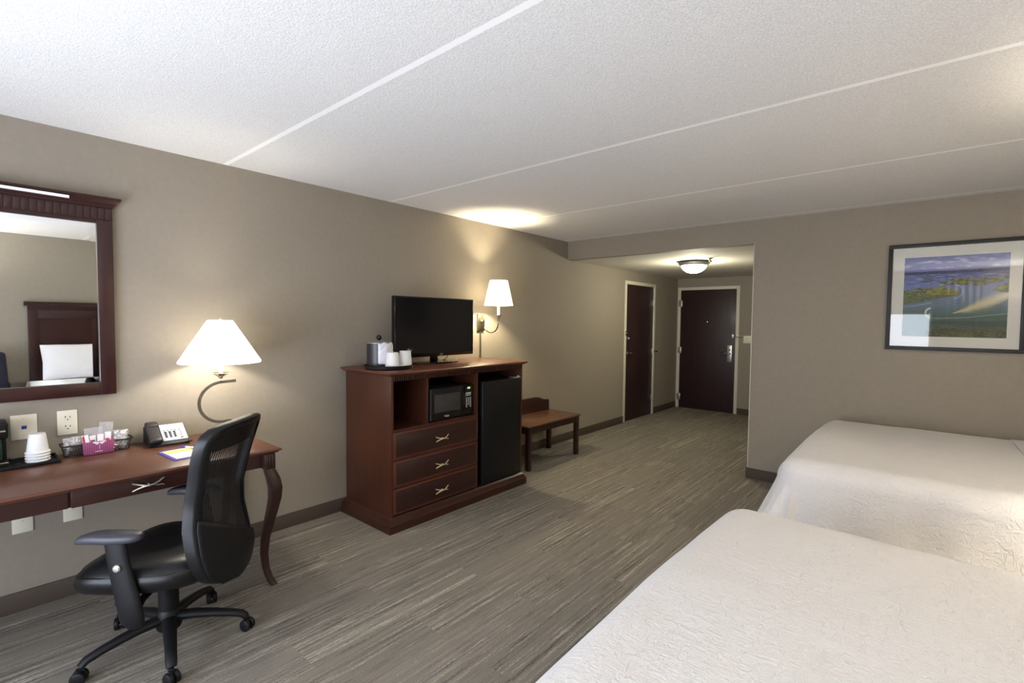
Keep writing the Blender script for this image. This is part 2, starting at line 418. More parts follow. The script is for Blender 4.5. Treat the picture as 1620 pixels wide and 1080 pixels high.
# ---------------------------------------------------------------- wall plates
def plate(name, label, cat, y0, y1, z0, z1, group=None):
    t = T(name, label, cat, (0, (y0+y1)/2, (z0+z1)/2), group=group)
    t.part('cover_plate', MB().box(0, .006, y0, y1, z0, z1, bev=.003), PLATE)
    return t
p = plate('data_outlet', 'ivory wall plate with a blue data jack behind the white cups', 'wall outlet', .204, .300, .866, .990)
p.part('jack', MB().box(.004, .0075, .243, .262, .918, .935), BLUE, label='blue jack')
for z in (.97, .886): p.part('screw', MB().lathe([(.0028, 0), (.002, .001)], (.006, .252, z), 10, 'x'), STEEL)
p = plate('power_outlet', 'ivory double socket plate above the wire condiment basket', 'wall outlet', .375, .455, .862, .991)
for z in (.952, .904):
    r = p.part('receptacle', MB().lathe([(.0175, 0), (.0172, .002)], (.006, .416, z), 20, 'x'), PLATE)
    p.part('slot', MB().box(.0075, .0092, .4055, .4085, z, z+.010).box(.0075, .0092, .4235, .4265, z, z+.008).lathe([(.0032, 0), (.003, .0015)], (.0075, .416, z-.009), 10, 'x'), SLOT, r)
p = plate('power_outlet', 'ivory wall plate under the desk, left one of two', 'wall outlet', .198, .275, .395, .515)
p.part('screw', MB().lathe([(.003, 0), (.002, .001)], (.006, .236, .455), 10, 'x'), STEEL)
p = plate('power_outlet', 'ivory wall plate under the desk, right one nearer the chair', 'wall outlet', .388, .466, .400, .520)
p.part('screw', MB().lathe([(.003, 0), (.002, .001)], (.006, .427, .46), 10, 'x'), STEEL)
t = T('light_switch', 'ivory double light switch plate right of the entry door', 'light switch', (1.165, YD, 1.22))
t.part('cover_plate', MB().box(1.105, 1.225, YD-.006, YD, 1.16, 1.28, bev=.002), PLATE)
for x in (1.142, 1.188): t.part('toggle', MB().box(x-.005, x+.005, YD-.016, YD-.004, 1.212, 1.236, bev=.002), PLATE)

# ---------------------------------------------------------------- hall ceiling light and sprinkler
t = T('ceiling_light', 'round frosted glass ceiling light glowing in the hall', 'ceiling light', (1.16, 6.06, HS))
c = (1.16, 6.06, HS)
t.part('rim', MB().lathe([(.09, -.001), (.183, -.012), (.190, -.022), (.174, -.034), (.162, -.045), (.152, -.050), (.145, -.04)], c, 48), STEEL)
t.part('glass_bowl', MB().lathe([(.152, -.045), (.144, -.075), (.12, -.105), (.085, -.128), (.045, -.140), (.0, -.143)], c, 48, cap=False), GLASSL)
t = T('fire_sprinkler', 'small brass fire sprinkler beside the hall ceiling light', 'sprinkler', (1.43, 5.83, HS))
c = (1.43, 5.83, HS)
t.part('escutcheon', MB().lathe([(.034, 0), (.034, -.004), (.02, -.012)], c, 20), BRONZEG)
t.part('nozzle', MB().lathe([(.010, -.01), (.010, -.03), (.006, -.034), (.006, -.055), (.018, -.057), (.018, -.060)], c, 14), BRONZEG)

# ---------------------------------------------------------------- picture
PX0, PX1, PZ0, PZ1 = 3.135, 3.925, 1.288, 2.118
pc = T('framed_picture', 'black framed aerial photograph of green coastal wetlands above the far bed', 'picture', ((PX0+PX1)/2, YF, PZ0))
w = .028; y0, y1 = YF-.03, YF
pc.part('frame', MB().box(PX0, PX1, y0, y1, PZ0, PZ0+w, bev=.002).box(PX0, PX1, y0, y1, PZ1-w, PZ1, bev=.002).box(PX0, PX0+w, y0, y1, PZ0+w, PZ1-w, bev=.002).box(PX1-w, PX1, y0, y1, PZ0+w, PZ1-w, bev=.002), mat('black_frame_wood', rgb(30, 27, 26), .55))
pc.part('mat_board', MB().box(PX0+w, PX1-w, YF-.012, YF-.008, PZ0+w, PZ1-w), mat('cream_mat_board', rgb(236, 232, 218), .8))
# the printed aerial photograph, coloured per vertex by a small painter
IX0, IX1, IZ0, IZ1 = 3.238, 3.830, 1.395, 2.012
NU, NV = 300, 280
mb = MB(); mb.grid(lambda u, v: (IX0+(IX1-IX0)*u, YF-.0135, IZ0+(IZ1-IZ0)*v), NU, NV)
pr = pc.part('print', mb, mat('printed_photograph', rgb(90, 110, 110), .6), smooth=180, recalc=False)
def nz(x, y, s=0): return mnoise.noise(Vector((x, y, s)))
def fb(x, y, s=0): return nz(x, y, s)+.5*nz(2*x, 2*y, s+3)+.25*nz(4*x, 4*y, s+7)
def lerp(a, b, t): t = max(0, min(1, t)); return tuple(a[i]+(b[i]-a[i])*t for i in range(3))
def inpoly(x, y, P):
    r = False; j = len(P)-1
    for i in range(len(P)):
        if (P[i][1] > y) != (P[j][1] > y) and x < (P[j][0]-P[i][0])*(y-P[i][1])/(P[j][1]-P[i][1])+P[i][0]: r = not r
        j = i
    return r
ISL = [  # islands in image fractions (x right, y down)
 [(0, .415), (.12, .385), (.30, .365), (.40, .37), (.44, .40), (.52, .415), (.57, .435), (.54, .475), (.44, .51), (.30, .535), (.18, .565), (0, .60)],
 [(.33, .325), (.50, .285), (.70, .27), (.85, .275), (1, .26), (1, .30), (.86, .355), (.78, .375), (.60, .365), (.45, .355)],
 [(.88, .40), (.94, .37), (1, .34), (1, .47), (.93, .465), (.88, .44)]]
def paint(u, d):
    x, y = u, d
    hz = .185-.012*x
    if y < hz:
        c = lerp((92, 98, 158), (124, 126, 176), y/.175)
        cl = fb(x*6, y*22, 1)+.35*fb(x*13, y*50, 2)
        if y < .15: c = lerp(c, (196, 194, 212), (cl-.02)*1.7*min(1, .3+y*9))
        return lerp(c, (78, 82, 130), .5*max(0, fb(x*3, y*12, 33)))
    if y < hz+.035:
        c = lerp((40, 50, 84), (64, 72, 104), nz(x*40, y*90)+.5)
        return lerp(c, (150, 150, 170), 1.2*max(0, nz(x*24, y*120, 6)-.35))
    if y < .38:
        c = lerp((78, 90, 148), (104, 116, 176), (y-.215)/.15)
        b = fb(x*6, y*46, 5)
        if b > .10 and y < .315: c = lerp(c, (66, 78, 82), (b-.10)*5)
        if fb(x*9+3, y*70, 9) > .34: c = lerp(c, (156, 160, 190), .6)
        if .30 < y < .34 and abs(x-.08) < .045 and b > -.2: c = lerp(c, (56, 66, 62), .8)
    else:
        c = lerp((104, 120, 160), (98, 118, 134), (y-.38)/.22)
        c = lerp(c, (66, 88, 76), (y-.60)/.16)
        c = lerp(c, (110, 124, 128), .30*fb(x*5, y*16, 4)+.12*fb(x*30, y*90, 14))
    wx, wy = x+.016*fb(x*16, y*22, 2), y+.014*fb(x*20, y*26, 8)
    for k, P in enumerate(ISL):
        if inpoly(wx, wy, P):
            g = fb(x*22, y*38, 11+k)+.4*fb(x*60, y*90, 3)
            c = lerp((126, 130, 60), (64, 74, 40), g*1.3+.5)
            if k == 0 and .24 < x and y < .50: c = lerp(c, (150, 146, 54), max(0, .45+nz(x*16, y*26, 5)))
            if k == 0 and y > .48: c = lerp(c, (92, 100, 74), .55)
            if k == 0 and x > .28 and y > .475: c = lerp(c, (88, 78, 56), .45)
            if k == 0 and y < .43 and x < .36 and fb(x*7, y*44, 21) > -.05: c = lerp(c, (112, 118, 152), .75)
            if k == 1 and fb(x*8, y*60, 22) > .22: c = lerp(c, (100, 112, 160), .8)
            return c
    # pale shore on the tip of the first island
    if abs(math.hypot((x-.50)/.09, (y-.44)/.085)-1) < .07 and x > .50: c = lerp(c, (176, 180, 186), .6)
    # sandbank sweeping in from the right
    if x > .50:
        k = (x-.50)/.50
        cy = .705-.215*k**1.15+.008*fb(x*9, y*6, 41); wd = .004+.060*math.sin(min(1, k*1.02)*PI*.70)**1.35
        dd = abs(y-cy)/wd+.22*fb(x*14, y*30, 42)
        if dd < 1.8: c = lerp(lerp((190, 176, 118), (206, 200, 172), k*1.1), c, (dd-.25)/1.4)
        if k > .4 and 0 < y-cy-wd < .035: c = lerp(c, (104, 108, 72), .45)
    # white surf line
    for (a0, b0, a1, b1, th) in ((.30, .768, .60, .762, .005), (.60, .762, 1.0, .71, .0045), (.0, .62, .10, .615, .004), (.10, .615, .29, .575, .006)):
        if a0 <= x <= a1:
            yy = b0+(b1-b0)*(x-a0)/(a1-a0)+.004*nz(x*30, 1)
            if abs(y-yy) < th: c = lerp(c, (168, 178, 176), .65)
    r = math.hypot((x-.285)/.055, (y-.70)/.062)
    if .74 < r < 1.08 and x < .285: c = (208, 208, 196)
    edge = .985-(x-.20)*1.3 if x < .29 else .868+.012*nz(x*16, 2)-.03*math.exp(-((x-.42)/.16)**2)
    if x > .19 and y > edge+.008*nz(x*30, y*30):
        g = fb(x*30, y*46, 31)+.5*fb(x*80, y*110, 7)
        c = lerp((50, 56, 38), (96, 96, 54), g+.35)
        c = lerp(c, (118, 124, 52), (y-.90)*9*max(0, nz(x*8, y*10, 4)+.35))
        if y < edge+.05: c = lerp(c, (84, 96, 86), .45)
        return c
    if x < .30 and y > .70: c = lerp(c, (108, 134, 108), .5)
    if x > .26 and .80 < y: c = lerp(c, (44, 56, 50), .5)
    return c
me = pr.data
ca = me.color_attributes.new('paint', 'FLOAT_COLOR', 'POINT')
buf = np.empty((len(me.vertices), 4), 'f')
for i, vtx in enumerate(me.vertices):
    wx = vtx.co.x+(PX0+PX1)/2; wz = vtx.co.z+PZ0
    c = paint((wx-IX0)/(IX1-IX0), 1-(wz-IZ0)/(IZ1-IZ0)); buf[i] = (1.12*lin(max(0, c[0])), 1.12*lin(max(0, c[1])), 1.12*lin(max(0, c[2])), 1)
ca.data.foreach_set('color', buf.ravel())
pm = me.materials[0]; at = N(pm, 'ShaderNodeAttribute', attribute_name='paint'); setc(pm, at.outputs['Color'])
pc.part('glazing', MB().box(PX0+w, PX1-w, YF-.020, YF-.0185, PZ0+w, PZ1-w), GLAZE)

# ---------------------------------------------------------------- desk mirror
MY0, MY1, MZ0, MZ1 = -.62, .618, 1.061, 2.07
mr = T('wall_mirror', 'large cherry framed mirror with fluted crown hanging above the desk', 'mirror', (0, 0, MZ0))
fw = .068
mf = MB().box(0, .032, MY1-fw, MY1, MZ0, MZ1-.07, bev=.003).box(0, .032, MY0, MY0+fw, MZ0, MZ1-.07, bev=.003).box(0, .032, MY0+fw, MY1-fw, MZ0, MZ0+fw, bev=.003)
mf.box(0, .030, MY0+fw-.002, MY1-fw+.002, MZ1-.085, MZ1-.07, bev=.002)
mr.part('frame', mf, MIRF)
fl = MB().box(0, .027, MY0, MY1, MZ1-.07, MZ1)
n = 42
for i in range(n):
    yy = MY0+.004+(MY1-MY0-.008)*(i+.5)/n
    fl.prism([(yy-.0125, MZ1-.066), (yy+.0125, MZ1-.066), (yy+.0125, MZ1-.004), (yy-.0125, MZ1-.004)], .027, .032, 'yz', bev=.002)
mr.part('fluted_frieze', fl, MIRF)
prof = [(0, MZ1), (.036, MZ1), (.040, MZ1+.010), (.044, MZ1+.012), (.050, MZ1+.026), (.062, MZ1+.036), (.066, MZ1+.042), (.066, MZ1+.052), (0, MZ1+.052)]
cr = MB(); b = bmesh.new()
# crown with mitred ends
A = [b.verts.new((x, MY0-max(0, x-.032), z)) for x, z in prof]; B = [b.verts.new((x, MY1+max(0, x-.032), z)) for x, z in prof]
b.faces.new(A); b.faces.new(B[::-1])
for i in range(len(prof)):
    j = (i+1) % len(prof); b.faces.new((A[i], B[i], B[j], A[j]))
cr._add(b)
mr.part('crown', cr, MIRF)
GY0, GY1, GZ0, GZ1 = MY0+fw, MY1-fw, MZ0+fw, MZ1-.085
bv = .028
gm = MB()
q0 = [(GY0, GZ0), (GY1, GZ0), (GY1, GZ1), (GY0, GZ1)]; q1 = [(GY0+bv, GZ0+bv), (GY1-bv, GZ0+bv), (GY1-bv, GZ1-bv), (GY0+bv, GZ1-bv)]
xs0, xs1 = .0160, .0167
gm.quad(*[(xs1, a, z) for a, z in q1])
for i in range(4):
    j = (i+1) % 4; gm.quad((xs0, *q0[i]), (xs0, *q0[j]), (xs1, *q1[j]), (xs1, *q1[i]))
mr.part('bevelled_glass', gm, MIRROR, weld=True, smooth=0)
o = finish('white_slat', MB().tube([(.074, -.12, 2.0975), (.074, .437, 2.0935)], .0065, square=True, up=Vector((1, 0, 0))), mat('white_slat_paint', rgb(240, 242, 240), .4), off=(.074, .2, 2.095))
o.location = (.074, .2, 2.095); tag(o, 'thin white slat fixed along the front of the mirror crown', 'slat')

# ---------------------------------------------------------------- pulls
def pull(cx_, cy_, cz, s=1.0):
    """crossed twig pull, facing +x"""
    m = MB()
    for sg in (1, -1):
        pts = []
        for i in range(13):
            t_ = -1+i/6
            pts.append((cx_+(.018+.006*math.cos(t_*PI))*s*1.0+.002*sg, cy_+t_*.062*s, cz+sg*(.018*t_*abs(t_)**.6)*s+(.004*s if t_ > .8 else 0)))
        m.tube(pts, [.0042*s]*12+[.003*s], 8)
    m.sphere((cx_+.016*s, cy_, cz), .0085*s, 1, .8, 1.1, 12)
    m.tube([(cx_-.002, cy_, cz), (cx_+.016*s, cy_, cz)], .005*s, 8)
    return m

# ---------------------------------------------------------------- desk
DT = .765
dk = T('writing_desk', 'long cherry writing desk with curved legs along the left wall', 'desk', (.35, .40, 0))
dy0, dy1, dxf = -.42, 1.222, .705
prof = [(.012, DT), (dxf-.012, DT), (dxf-.004, DT-.004), (dxf, DT-.009), (dxf-.003, DT-.014), (dxf-.012, DT-.018), (dxf-.018, DT-.026), (.012, DT-.026)]
tp = MB(); b = bmesh.new()
def endoff(x, z): return {DT: -.012}.get(z, 0)
ins = [.012, .012, .004, 0, .003, .012, .018, .018]
A = [b.verts.new((x, dy0+ins[i], z)) for i, (x, z) in enumerate(prof)]; B = [b.verts.new((x, dy1-ins[i], z)) for i, (x, z) in enumerate(prof)]
b.faces.new(A); b.faces.new(B[::-1])
for i in range(len(prof)):
    j = (i+1) % len(prof); b.faces.new((A[i], B[i], B[j], A[j]))
tp._add(b); dk.part('desktop', tp, wood('desktop_veneer', rgb(84, 50, 35), rgb(92, 57, 41), .30, (1, .15, 1), .3))
ap = MB().box(.64, .658, dy0+.05, .330, .662, DT-.026).box(.64, .658, 1.05, 1.13, .662, DT-.026)
ap.box(.64, .65, .33, 1.05, .662, DT-.026)
ap.box(.04, .64, 1.155, 1.175, .662, DT-.026).box(.04, .64, dy0+.045, dy0+.065, .662, DT-.026).box(.02, .04, dy0+.05, 1.15, .662, DT-.026)
dk.part('apron', ap, DARKW)
dr = dk.part('drawer', MB().box(.65, .662, .340, 1.048, .660, DT-.030, bev=.003), DARKW)
dk.part('handle', pull(.662, .612, .700, 1.0), STEEL, dr)
def cab_leg(x, y, sx, sy):
    m = MB()
    m.box(x-.028, x+.028, y-.028, y+.028, .655, DT-.026, bev=.002)
    for k in (-1, 0, 1):
        m.box(x+sx*.028-.002, x+sx*.028+.003, y+k*.015-.004, y+k*.015+.004, .665, DT-.035, bev=.0015)
    Z = [.665, .64, .60, .55, .49, .42, .34, .26, .18, .10, .05, .02, 0]
    O = [.0, .008, .020, .028, .026, .014, -.002, -.016, -.022, -.016, -.004, .008, .018]
    Rr = [.024, .030, .033, .033, .030, .027, .024, .021, .019, .0175, .0175, .019, .018]
    pts = [(x+sx*o_*.9, y+sy*o_*.9, z) for z, o_ in zip(Z, O)]
    rings = []
    for p_, r_ in zip(pts, Rr):
        ring = []
        for k in range(16):
            a_ = 2*PI*k/16; ca_, sa_ = math.cos(a_), math.sin(a_)
            q = (abs(ca_)**5+abs(sa_)**5)**(-1/5)
            ring.append(m.bm.verts.new((p_[0]+ca_*q*r_, p_[1]+sa_*q*r_, p_[2])))
        rings.append(ring)
    for a_, b_ in zip(rings, rings[1:]):
        for k in range(16): m.bm.faces.new((a_[k], a_[(k+1) % 16], b_[(k+1) % 16], b_[k]))
    m.bm.faces.new(rings[0]); m.bm.faces.new(rings[-1][::-1])
    return m
for (x, y, sx, sy) in ((.672, 1.158, 1, 1), (.06, 1.158, -.2, 1), (.672, dy0+.06, 1, -1), (.06, dy0+.06, -.2, -1)):
    dk.part('leg', cab_leg(x, y, sx, sy), DARKW, smooth=50)

# ---------------------------------------------------------------- things on the desk
tr = finish('serving_tray', MB().box(.030, .200, -.15, .355, 0, .004).box(.022, .030, -.158, .363, 0, .016, bev=.002).box(.200, .208, -.158, .363, 0, .016, bev=.002).box(.022, .208, -.158, -.150, 0, .016).box(.022, .208, .355, .363, 0, .016, bev=.002), BLACKP, off=(0, 0, -DT-.001))
tag(tr, 'black rectangular tray on the desk under the coffee maker', 'tray')
# coffee maker
cm = T('coffee_maker', 'black single cup coffee maker on a tray at the left edge', 'coffee maker', (.115, .12, DT+.006))
zb = DT+.006
cm.part('body', MB().box(.035, .10, .045, .185, zb, zb+.20, bev=.008).box(.035, .165, .04, .19, zb+.135, zb+.215, bev=.012, seg=3), BLACKS)
cm.part('drip_tray', MB().box(.035, .175, .045, .188, zb, zb+.025, bev=.005), BLACKS)
cm.part('chrome_strip', MB().box(.163, .168, .05, .18, zb+.168, zb+.178, bev=.002), CHROME, label='chrome strip')
cm.part('tray_edge', MB().box(.173, .178, .05, .186, zb+.022, zb+.028, bev=.002), CHROME, label='chrome tray edge')
cm.part('reservoir', MB().box(.095, .112, .06, .17, zb+.03, zb+.13, bev=.004), glassy('dark_green_reservoir', .8, rgb(40, 60, 48), .1))
cm.part('power_cord', MB().tube([(.178, .02, DT+.012), (.185, .10, DT+.009), (.175, .17, DT+.010), (.13, .235, DT+.012), (.10, .22, DT+.02), (.08, .19, DT+.03)], .0025, 8), BLACKP)
# nested wrapped cups
def cup_mesh(r0=.045, r1=.033, h=.095, wrap=True, seed=0):
    m = MB(); rnd = random.Random(seed)
    prof = [(r0+.003, 0), (r0+.0045, .003), (r0+.003, .006), (r0-.0005, .008), (r0-.002, .012), (r1+.001, h-.006), (r1-.002, h), (r1*.6, h-.001), (0, h-.002)]
    m.lathe(prof, (0, 0, 0), 32, cap=False)
    if wrap:
        for v_ in m.bm.verts:
            n_ = mnoise.noise(Vector((v_.co.x*40, v_.co.y*40, v_.co.z*25+seed)))
            v_.co.x *= 1+.03*n_; v_.co.y *= 1+.03*n_
    return m
CX, CY = .105, .290
for i in range(4):
    z = DT+.006+i*.0135
    o = finish('paper_cup', cup_mesh(.043, .031, .095, True, i), CUPM, smooth=50)
    o.location = (CX, CY, z)
    tag(o, ['lowest upside down paper cup of the nested stack on the desk tray', 'second paper cup from the bottom of the stack on the desk tray', 'third paper cup from the bottom of the stack on the desk tray', 'topmost wrapped paper cup of the stack on the desk tray'][i], 'cup', 'nested cups on the desk tray')
# wire basket
BC = (.095, .520, DT)
bk = T('wire_basket', 'black wire basket of coffee condiments on the desk', 'basket', BC, math.radians(-1), local=True)
def rrect(hx, hy, z, r=.02, n=6):
    P = []
    for (sx, sy, a0) in ((1, 1, 0), (-1, 1, 90), (-1, -1, 180), (1, -1, 270)):
        for i in range(n+1):
            a_ = math.radians(a0+90*i/n); P.append((sx*(hx-r)+r*math.cos(a_), sy*(hy-r)+r*math.sin(a_), z))
    return P+[P[0]]
bk.part('rim', MB().tube(rrect(.052, .146, .060), .0032, 8), BLACKP)
wm = MB().tube(rrect(.040, .130, .003), .0018, 6)
P0 = rrect(.041, .131, .003, .02, 5); P1 = rrect(.050, .143, .060, .02, 5)
def persamp(P, n):
    P = [Vector(p) for p in P]; Ls = [0]
    for a_, b_ in zip(P, P[1:]): Ls.append(Ls[-1]+(b_-a_).length)
    out = []
    for i in range(n):
        s_ = Ls[-1]*i/n
        for k in range(len(P)-1):
            if Ls[k+1] >= s_: out.append(P[k].lerp(P[k+1], (s_-Ls[k])/max(1e-9, Ls[k+1]-Ls[k]))); break
    return out
for a_, b_ in zip(persamp(P0, 64), persamp(P1, 64)): wm.tube([a_, b_], .0008, 4)
for k in range(1, 6): wm.tube([Vector(a_).lerp(Vector(b_), k/6) for a_, b_ in zip(P0, P1)], .0008, 4)
for i in range(9): wm.tube([(-.040, -.12+i*.03, .003), (.040, -.12+i*.03, .003)], .0009, 4)
bk.part('wire_sides', wm, BLACKP)
# items in the basket
def world_in_basket(x, y, z): return (BC[0]+x, BC[1]+y, BC[2]+z)
def pouch(name, label, cat, loc, size, rot, m, seed, group=None, puff=.010):
    w_, h_ = size
    def f(s):
        def g(u, v):
            a_, b_ = u*2-1, v
            e = (1-a_*a_)**.5*(max(0, 4*b_*(1-b_)))**.5
            n_ = .006*mnoise.noise(Vector((u*5, v*5, seed)))
            return (s*(puff*e+.0006)+n_*e, a_*w_/2, b_*h_)
        return g
    mb_ = MB().grid(f(1), 14, 14).grid(f(-1), 14, 14)
    o = finish(name, mb_, m, smooth=60, weld=False); o.location = loc; o.rotation_euler = rot
    tag(o, label, cat, group); return o
R_ = math.radians
pouch('coffee_pouch', 'silver foil coffee pouch standing at the left end of the basket', 'coffee pouch', world_in_basket(-.012, -.090, .006), (.075, .088), (R_(4), R_(-10), R_(0)), FOIL, 1)
pouch('coffee_pouch', 'dull foil pouch lying low in front at the left of the basket', 'coffee pouch', world_in_basket(.020, -.078, .006), (.075, .060), (R_(-3), R_(12), R_(4)), mat('dark_foil', rgb(150, 146, 138), .3, .85), 2)
pouch('coffee_pouch', 'bright silver foil pouch at the right end of the basket', 'coffee pouch', world_in_basket(.012, .092, .006), (.070, .100), (R_(-4), R_(-6), R_(3)), FOIL, 3)
# pink chequered caddy with sleeves
PINK = mat('pink_check_card', rgb(170, 70, 130), .5)
v = coords(PINK); ck = N(PINK, 'ShaderNodeTexBrick'); mpv = N(PINK, 'ShaderNodeMapping'); mpv.inputs['Rotation'].default_value = (0, PI/2, PI/2)
tcp = N(PINK, 'ShaderNodeTexCoord'); L(PINK, tcp.outputs['Object'], mpv.inputs[0])
sx_ = N(PINK, 'ShaderNodeSeparateXYZ'); L(PINK, tcp.outputs['Object'], sx_.inputs[0])
la = mth(PINK, 'LESS_THAN', mth(PINK, 'FRACT', mth(PINK, 'MULTIPLY', sx_.outputs[1], 110)), .35)
lb = mth(PINK, 'LESS_THAN', mth(PINK, 'FRACT', mth(PINK, 'MULTIPLY', sx_.outputs[2], 110)), .35)
setc(PINK, mix(PINK, mth(PINK, 'MULTIPLY', mth(PINK, 'ADD', la, lb), .35), rgb(128, 44, 92), rgb(190, 124, 160)))
cd = T('condiment_caddy', 'pink chequered card caddy with a white collar in the basket', 'caddy', (BC[0]+.047, BC[1]+.0, BC[2]+.004), local=True)
cd.part('card_box', MB().prism([(-.062, 0), (.058, 0), (.064, .062), (-.068, .062)], -.030, .010, 'yz', bev=.001), PINK)
cd.part('collar', MB().prism([(-.030, .064), (-.010, .048), (.0, .056), (.010, .048), (.030, .064), (.020, .066), (0, .059), (-.020, .066)], .010, .0115, 'yz'), WHITEP, label='white printed collar')
cd.part('button', MB().lathe([(.002, 0), (.002, .001)], (.010, 0, .044), 8, 'x').lathe([(.002, 0), (.002, .001)], (.010, 0, .036), 8, 'x').lathe([(.002, 0), (.002, .001)], (.010, 0, .028), 8, 'x').box(.010, .0108, -.018, .012, .012, .0145), WHITEP, label='white buttons and caption line')
REDP = mat('red_print', rgb(178, 60, 60), .5)
labels = ['leftmost red and white sweetener sleeve standing in the pink caddy', 'white sleeve with a brown print second from left in the pink caddy', 'plain white sleeve in the middle of the pink caddy', 'white sleeve with a red square rightmost in the pink caddy']
for i, (yy, tilt, hh_) in enumerate(((-.046, 7, .095), (-.020, 3, .088), (.006, -2, .092), (.036, -3, .098))):
    s_ = T('sugar_sleeve', labels[i], 'sweetener packet', (BC[0]+.040-.006*(i % 2), BC[1]+yy, BC[2]+.03), 0, 'sweetener sleeves in the pink caddy', local=True)
    s_.r.rotation_euler = (R_(tilt), R_(-4), 0)
    s_.part('sleeve', MB().box(-.0025, .0025, -.013, .013, 0, hh_-.02, bev=.0008), mat('sleeve_paper', rgb(236, 228, 234), .5))
    if i in (0, 1, 3):
        s_.part('print', MB().box(.0024, .0029, -.010+(0 if i else -.002), (.008 if i else -.003), .02 if i else .004, .045 if i else .072), REDP if i != 1 else mat('brown_print', rgb(120, 70, 80), .5), label='coloured print')
pouch('cellophane_bag', 'clear crinkled cellophane bag of stirrers behind the pink caddy', 'wrapper', world_in_basket(.006, -.012, .03), (.075, .105), (R_(2), R_(-4), 0), CLEAR, 5, puff=.016)
pouch('cellophane_bag', 'tall clear cellophane bag puffed above the white sleeves', 'wrapper', world_in_basket(.012, .028, .03), (.060, .128), (R_(-5), R_(-3), 0), CLEAR, 6, puff=.016)

# telephone (local: x = depth toward the room, y = width)
ph = T('desk_phone', 'black corded desk telephone with a white keypad face', 'telephone', (.105, .825, DT), math.radians(-4), local=True)
prof = [(-.085, 0), (.105, 0), (.110, .012), (.100, .020), (-.050, .092), (-.080, .088)]
ph.part('base', MB().prism([(a_, b_) for a_, b_ in prof], -.095, .095, 'xz', bev=.004), BLACKP)
ang = math.atan2(.072, .150)
Mph = Matrix.Translation((.025, 0, .0585)) @ Matrix.Rotation(ang, 4, 'Y')
ph.part('face_plate', MB().box(-.078, .076, -.028, .090, -.003, .003, bev=.001).xf(Mph), mat('phone_face_card', rgb(190, 198, 216), .4), label='white face card')
kp = MB()
for r_ in range(4):
    for k in range(3): kp.box(.0+r_*.015-.005, .0+r_*.015+.005, -.008+k*.021-.006, -.008+k*.021+.006, .002, .0055, bev=.001)
ph.part('keypad', kp.xf(Mph), BLACKP)
kp = MB()
for k in range(5): kp.box(-.020, -.014, -.012+k*.018-.003, -.012+k*.018+.004, .002, .0045, bev=.0006)
for k in range(4): kp.box(.0+k*.014-.003, .0+k*.014+.002, .060, .067, .002, .0045, bev=.0006)
ph.part('function_keys', kp.xf(Mph), GREYP)
ph.part('red_key', MB().box(.056, .066, .056, .070, .002, .005, bev=.001).xf(Mph), mat('red_key', rgb(140, 40, 50), .4), label='red message light')
hs = MB()
pts = [(-.085, 0), (-.075, .018), (-.045, .026), (0, .028), (.045, .026), (.075, .022), (.092, .010)]
hs.box(-.088, .088, -.094, -.034, .000, .022, bev=.010, seg=3)
hs.box(-.090, -.040, -.095, -.033, -.004, .030, bev=.012, seg=3).box(.045, .092, -.095, -.033, -.004, .026, bev=.012, seg=3)
ph.part('handset', hs.xf(Mph), mat('handset_plastic', rgb(44, 40, 40), .4))
cp = []
for i in range(241):
    s_ = i/240; yy = -.06+.165*s_; xx = .112+.022*math.sin(s_*PI); a_ = i*2*PI/6
    cp.append((xx+.0035*math.cos(a_), yy, .007+.0035*math.sin(a_)+.006*s_))
ph.part('coiled_cord', MB().tube(cp, .0016, 5), BLACKP)
# note pad and pen
npd = T('notepad', 'small purple backed notepad printed yellow and white on the desk', 'notepad', (.462, .800, DT), math.radians(4), local=True)
PURP = mat('purple_card', rgb(82, 62, 150), .45)
npd.part('backing', MB().box(-.115, .115, -.068, .072, 0, .004, bev=.001), PURP)
npd.part('paper', MB().box(-.095, .100, -.052, .072, .004, .007), WHITEP)
npd.part('yellow_band', MB().box(-.085, -.020, -.048, .070, .007, .0074), mat('yellow_print', rgb(214, 202, 120), .5))
npd.part('lilac_band', MB().box(-.115, -.095, -.060, .072, .004, .0046), mat('lilac_print', rgb(170, 160, 200), .5))
pen = T('ballpoint_pen', 'purple and white ballpoint pen lying across the notepad', 'pen', (.395, .872, DT+.0125), math.radians(66), local=True)
pen.part('barrel', MB().tube([(-.06, 0, 0), (.04, 0, 0)], .0045, 12), mat('pen_white', rgb(232, 230, 236), .3))
pen.part('grip', MB().tube([(.04, 0, 0), (.062, 0, 0), (.070, 0, 0)], [.0046, .004, .0012], 12), PURP)
pen.part('cap', MB().box(-.072, -.04, -.0045, .0045, -.0045, .0045, bev=.0015), PURP)
pen.r.rotation_euler = (0, 0, R_(30))

# ---------------------------------------------------------------- desk lamp
LX, LY = .255, 1.066
lp = T('table_lamp', 'lit white coolie shade lamp with a curved nickel arm on the desk', 'lamp', (LX, LY, DT))
lp.part('base', MB().prism([(LY-.10, DT), (LY+.10, DT), (LY+.06, DT+.065), (LY-.055, DT+.065)], LX-.055, LX+.055, 'yz', bev=.004), BRONZEG)
cyc, czc, rr = LY+.008, .987, .118
pts = [(LX, cyc+rr*.62, czc+rr*1.02)]
for i in range(0, 25):
    a_ = R_(92+i*8.2); pts.append((LX, cyc+rr*math.cos(a_)*1.05, czc+rr*math.sin(a_)))
pts.append((LX, LY+.045, DT+.06))
lp.part('arm', MB().tube(pts, .008, 8, flat=.5, up=Vector((1, 0, 0)), square=True), NICKELD)
lz = czc+rr
lp.part('drip_cup', MB().lathe([(.004, .0), (.009, .010), (.004, .018), (.012, .026), (.016, .034), (.040, .047), (.052, .055), (.048, .056), (.012, .048)], (LX, LY, lz), 28), CHROME)
lp.part('socket_sleeve', MB().lathe([(.010, .05), (.010, .14)], (LX, LY, lz), 16), CANDLE)
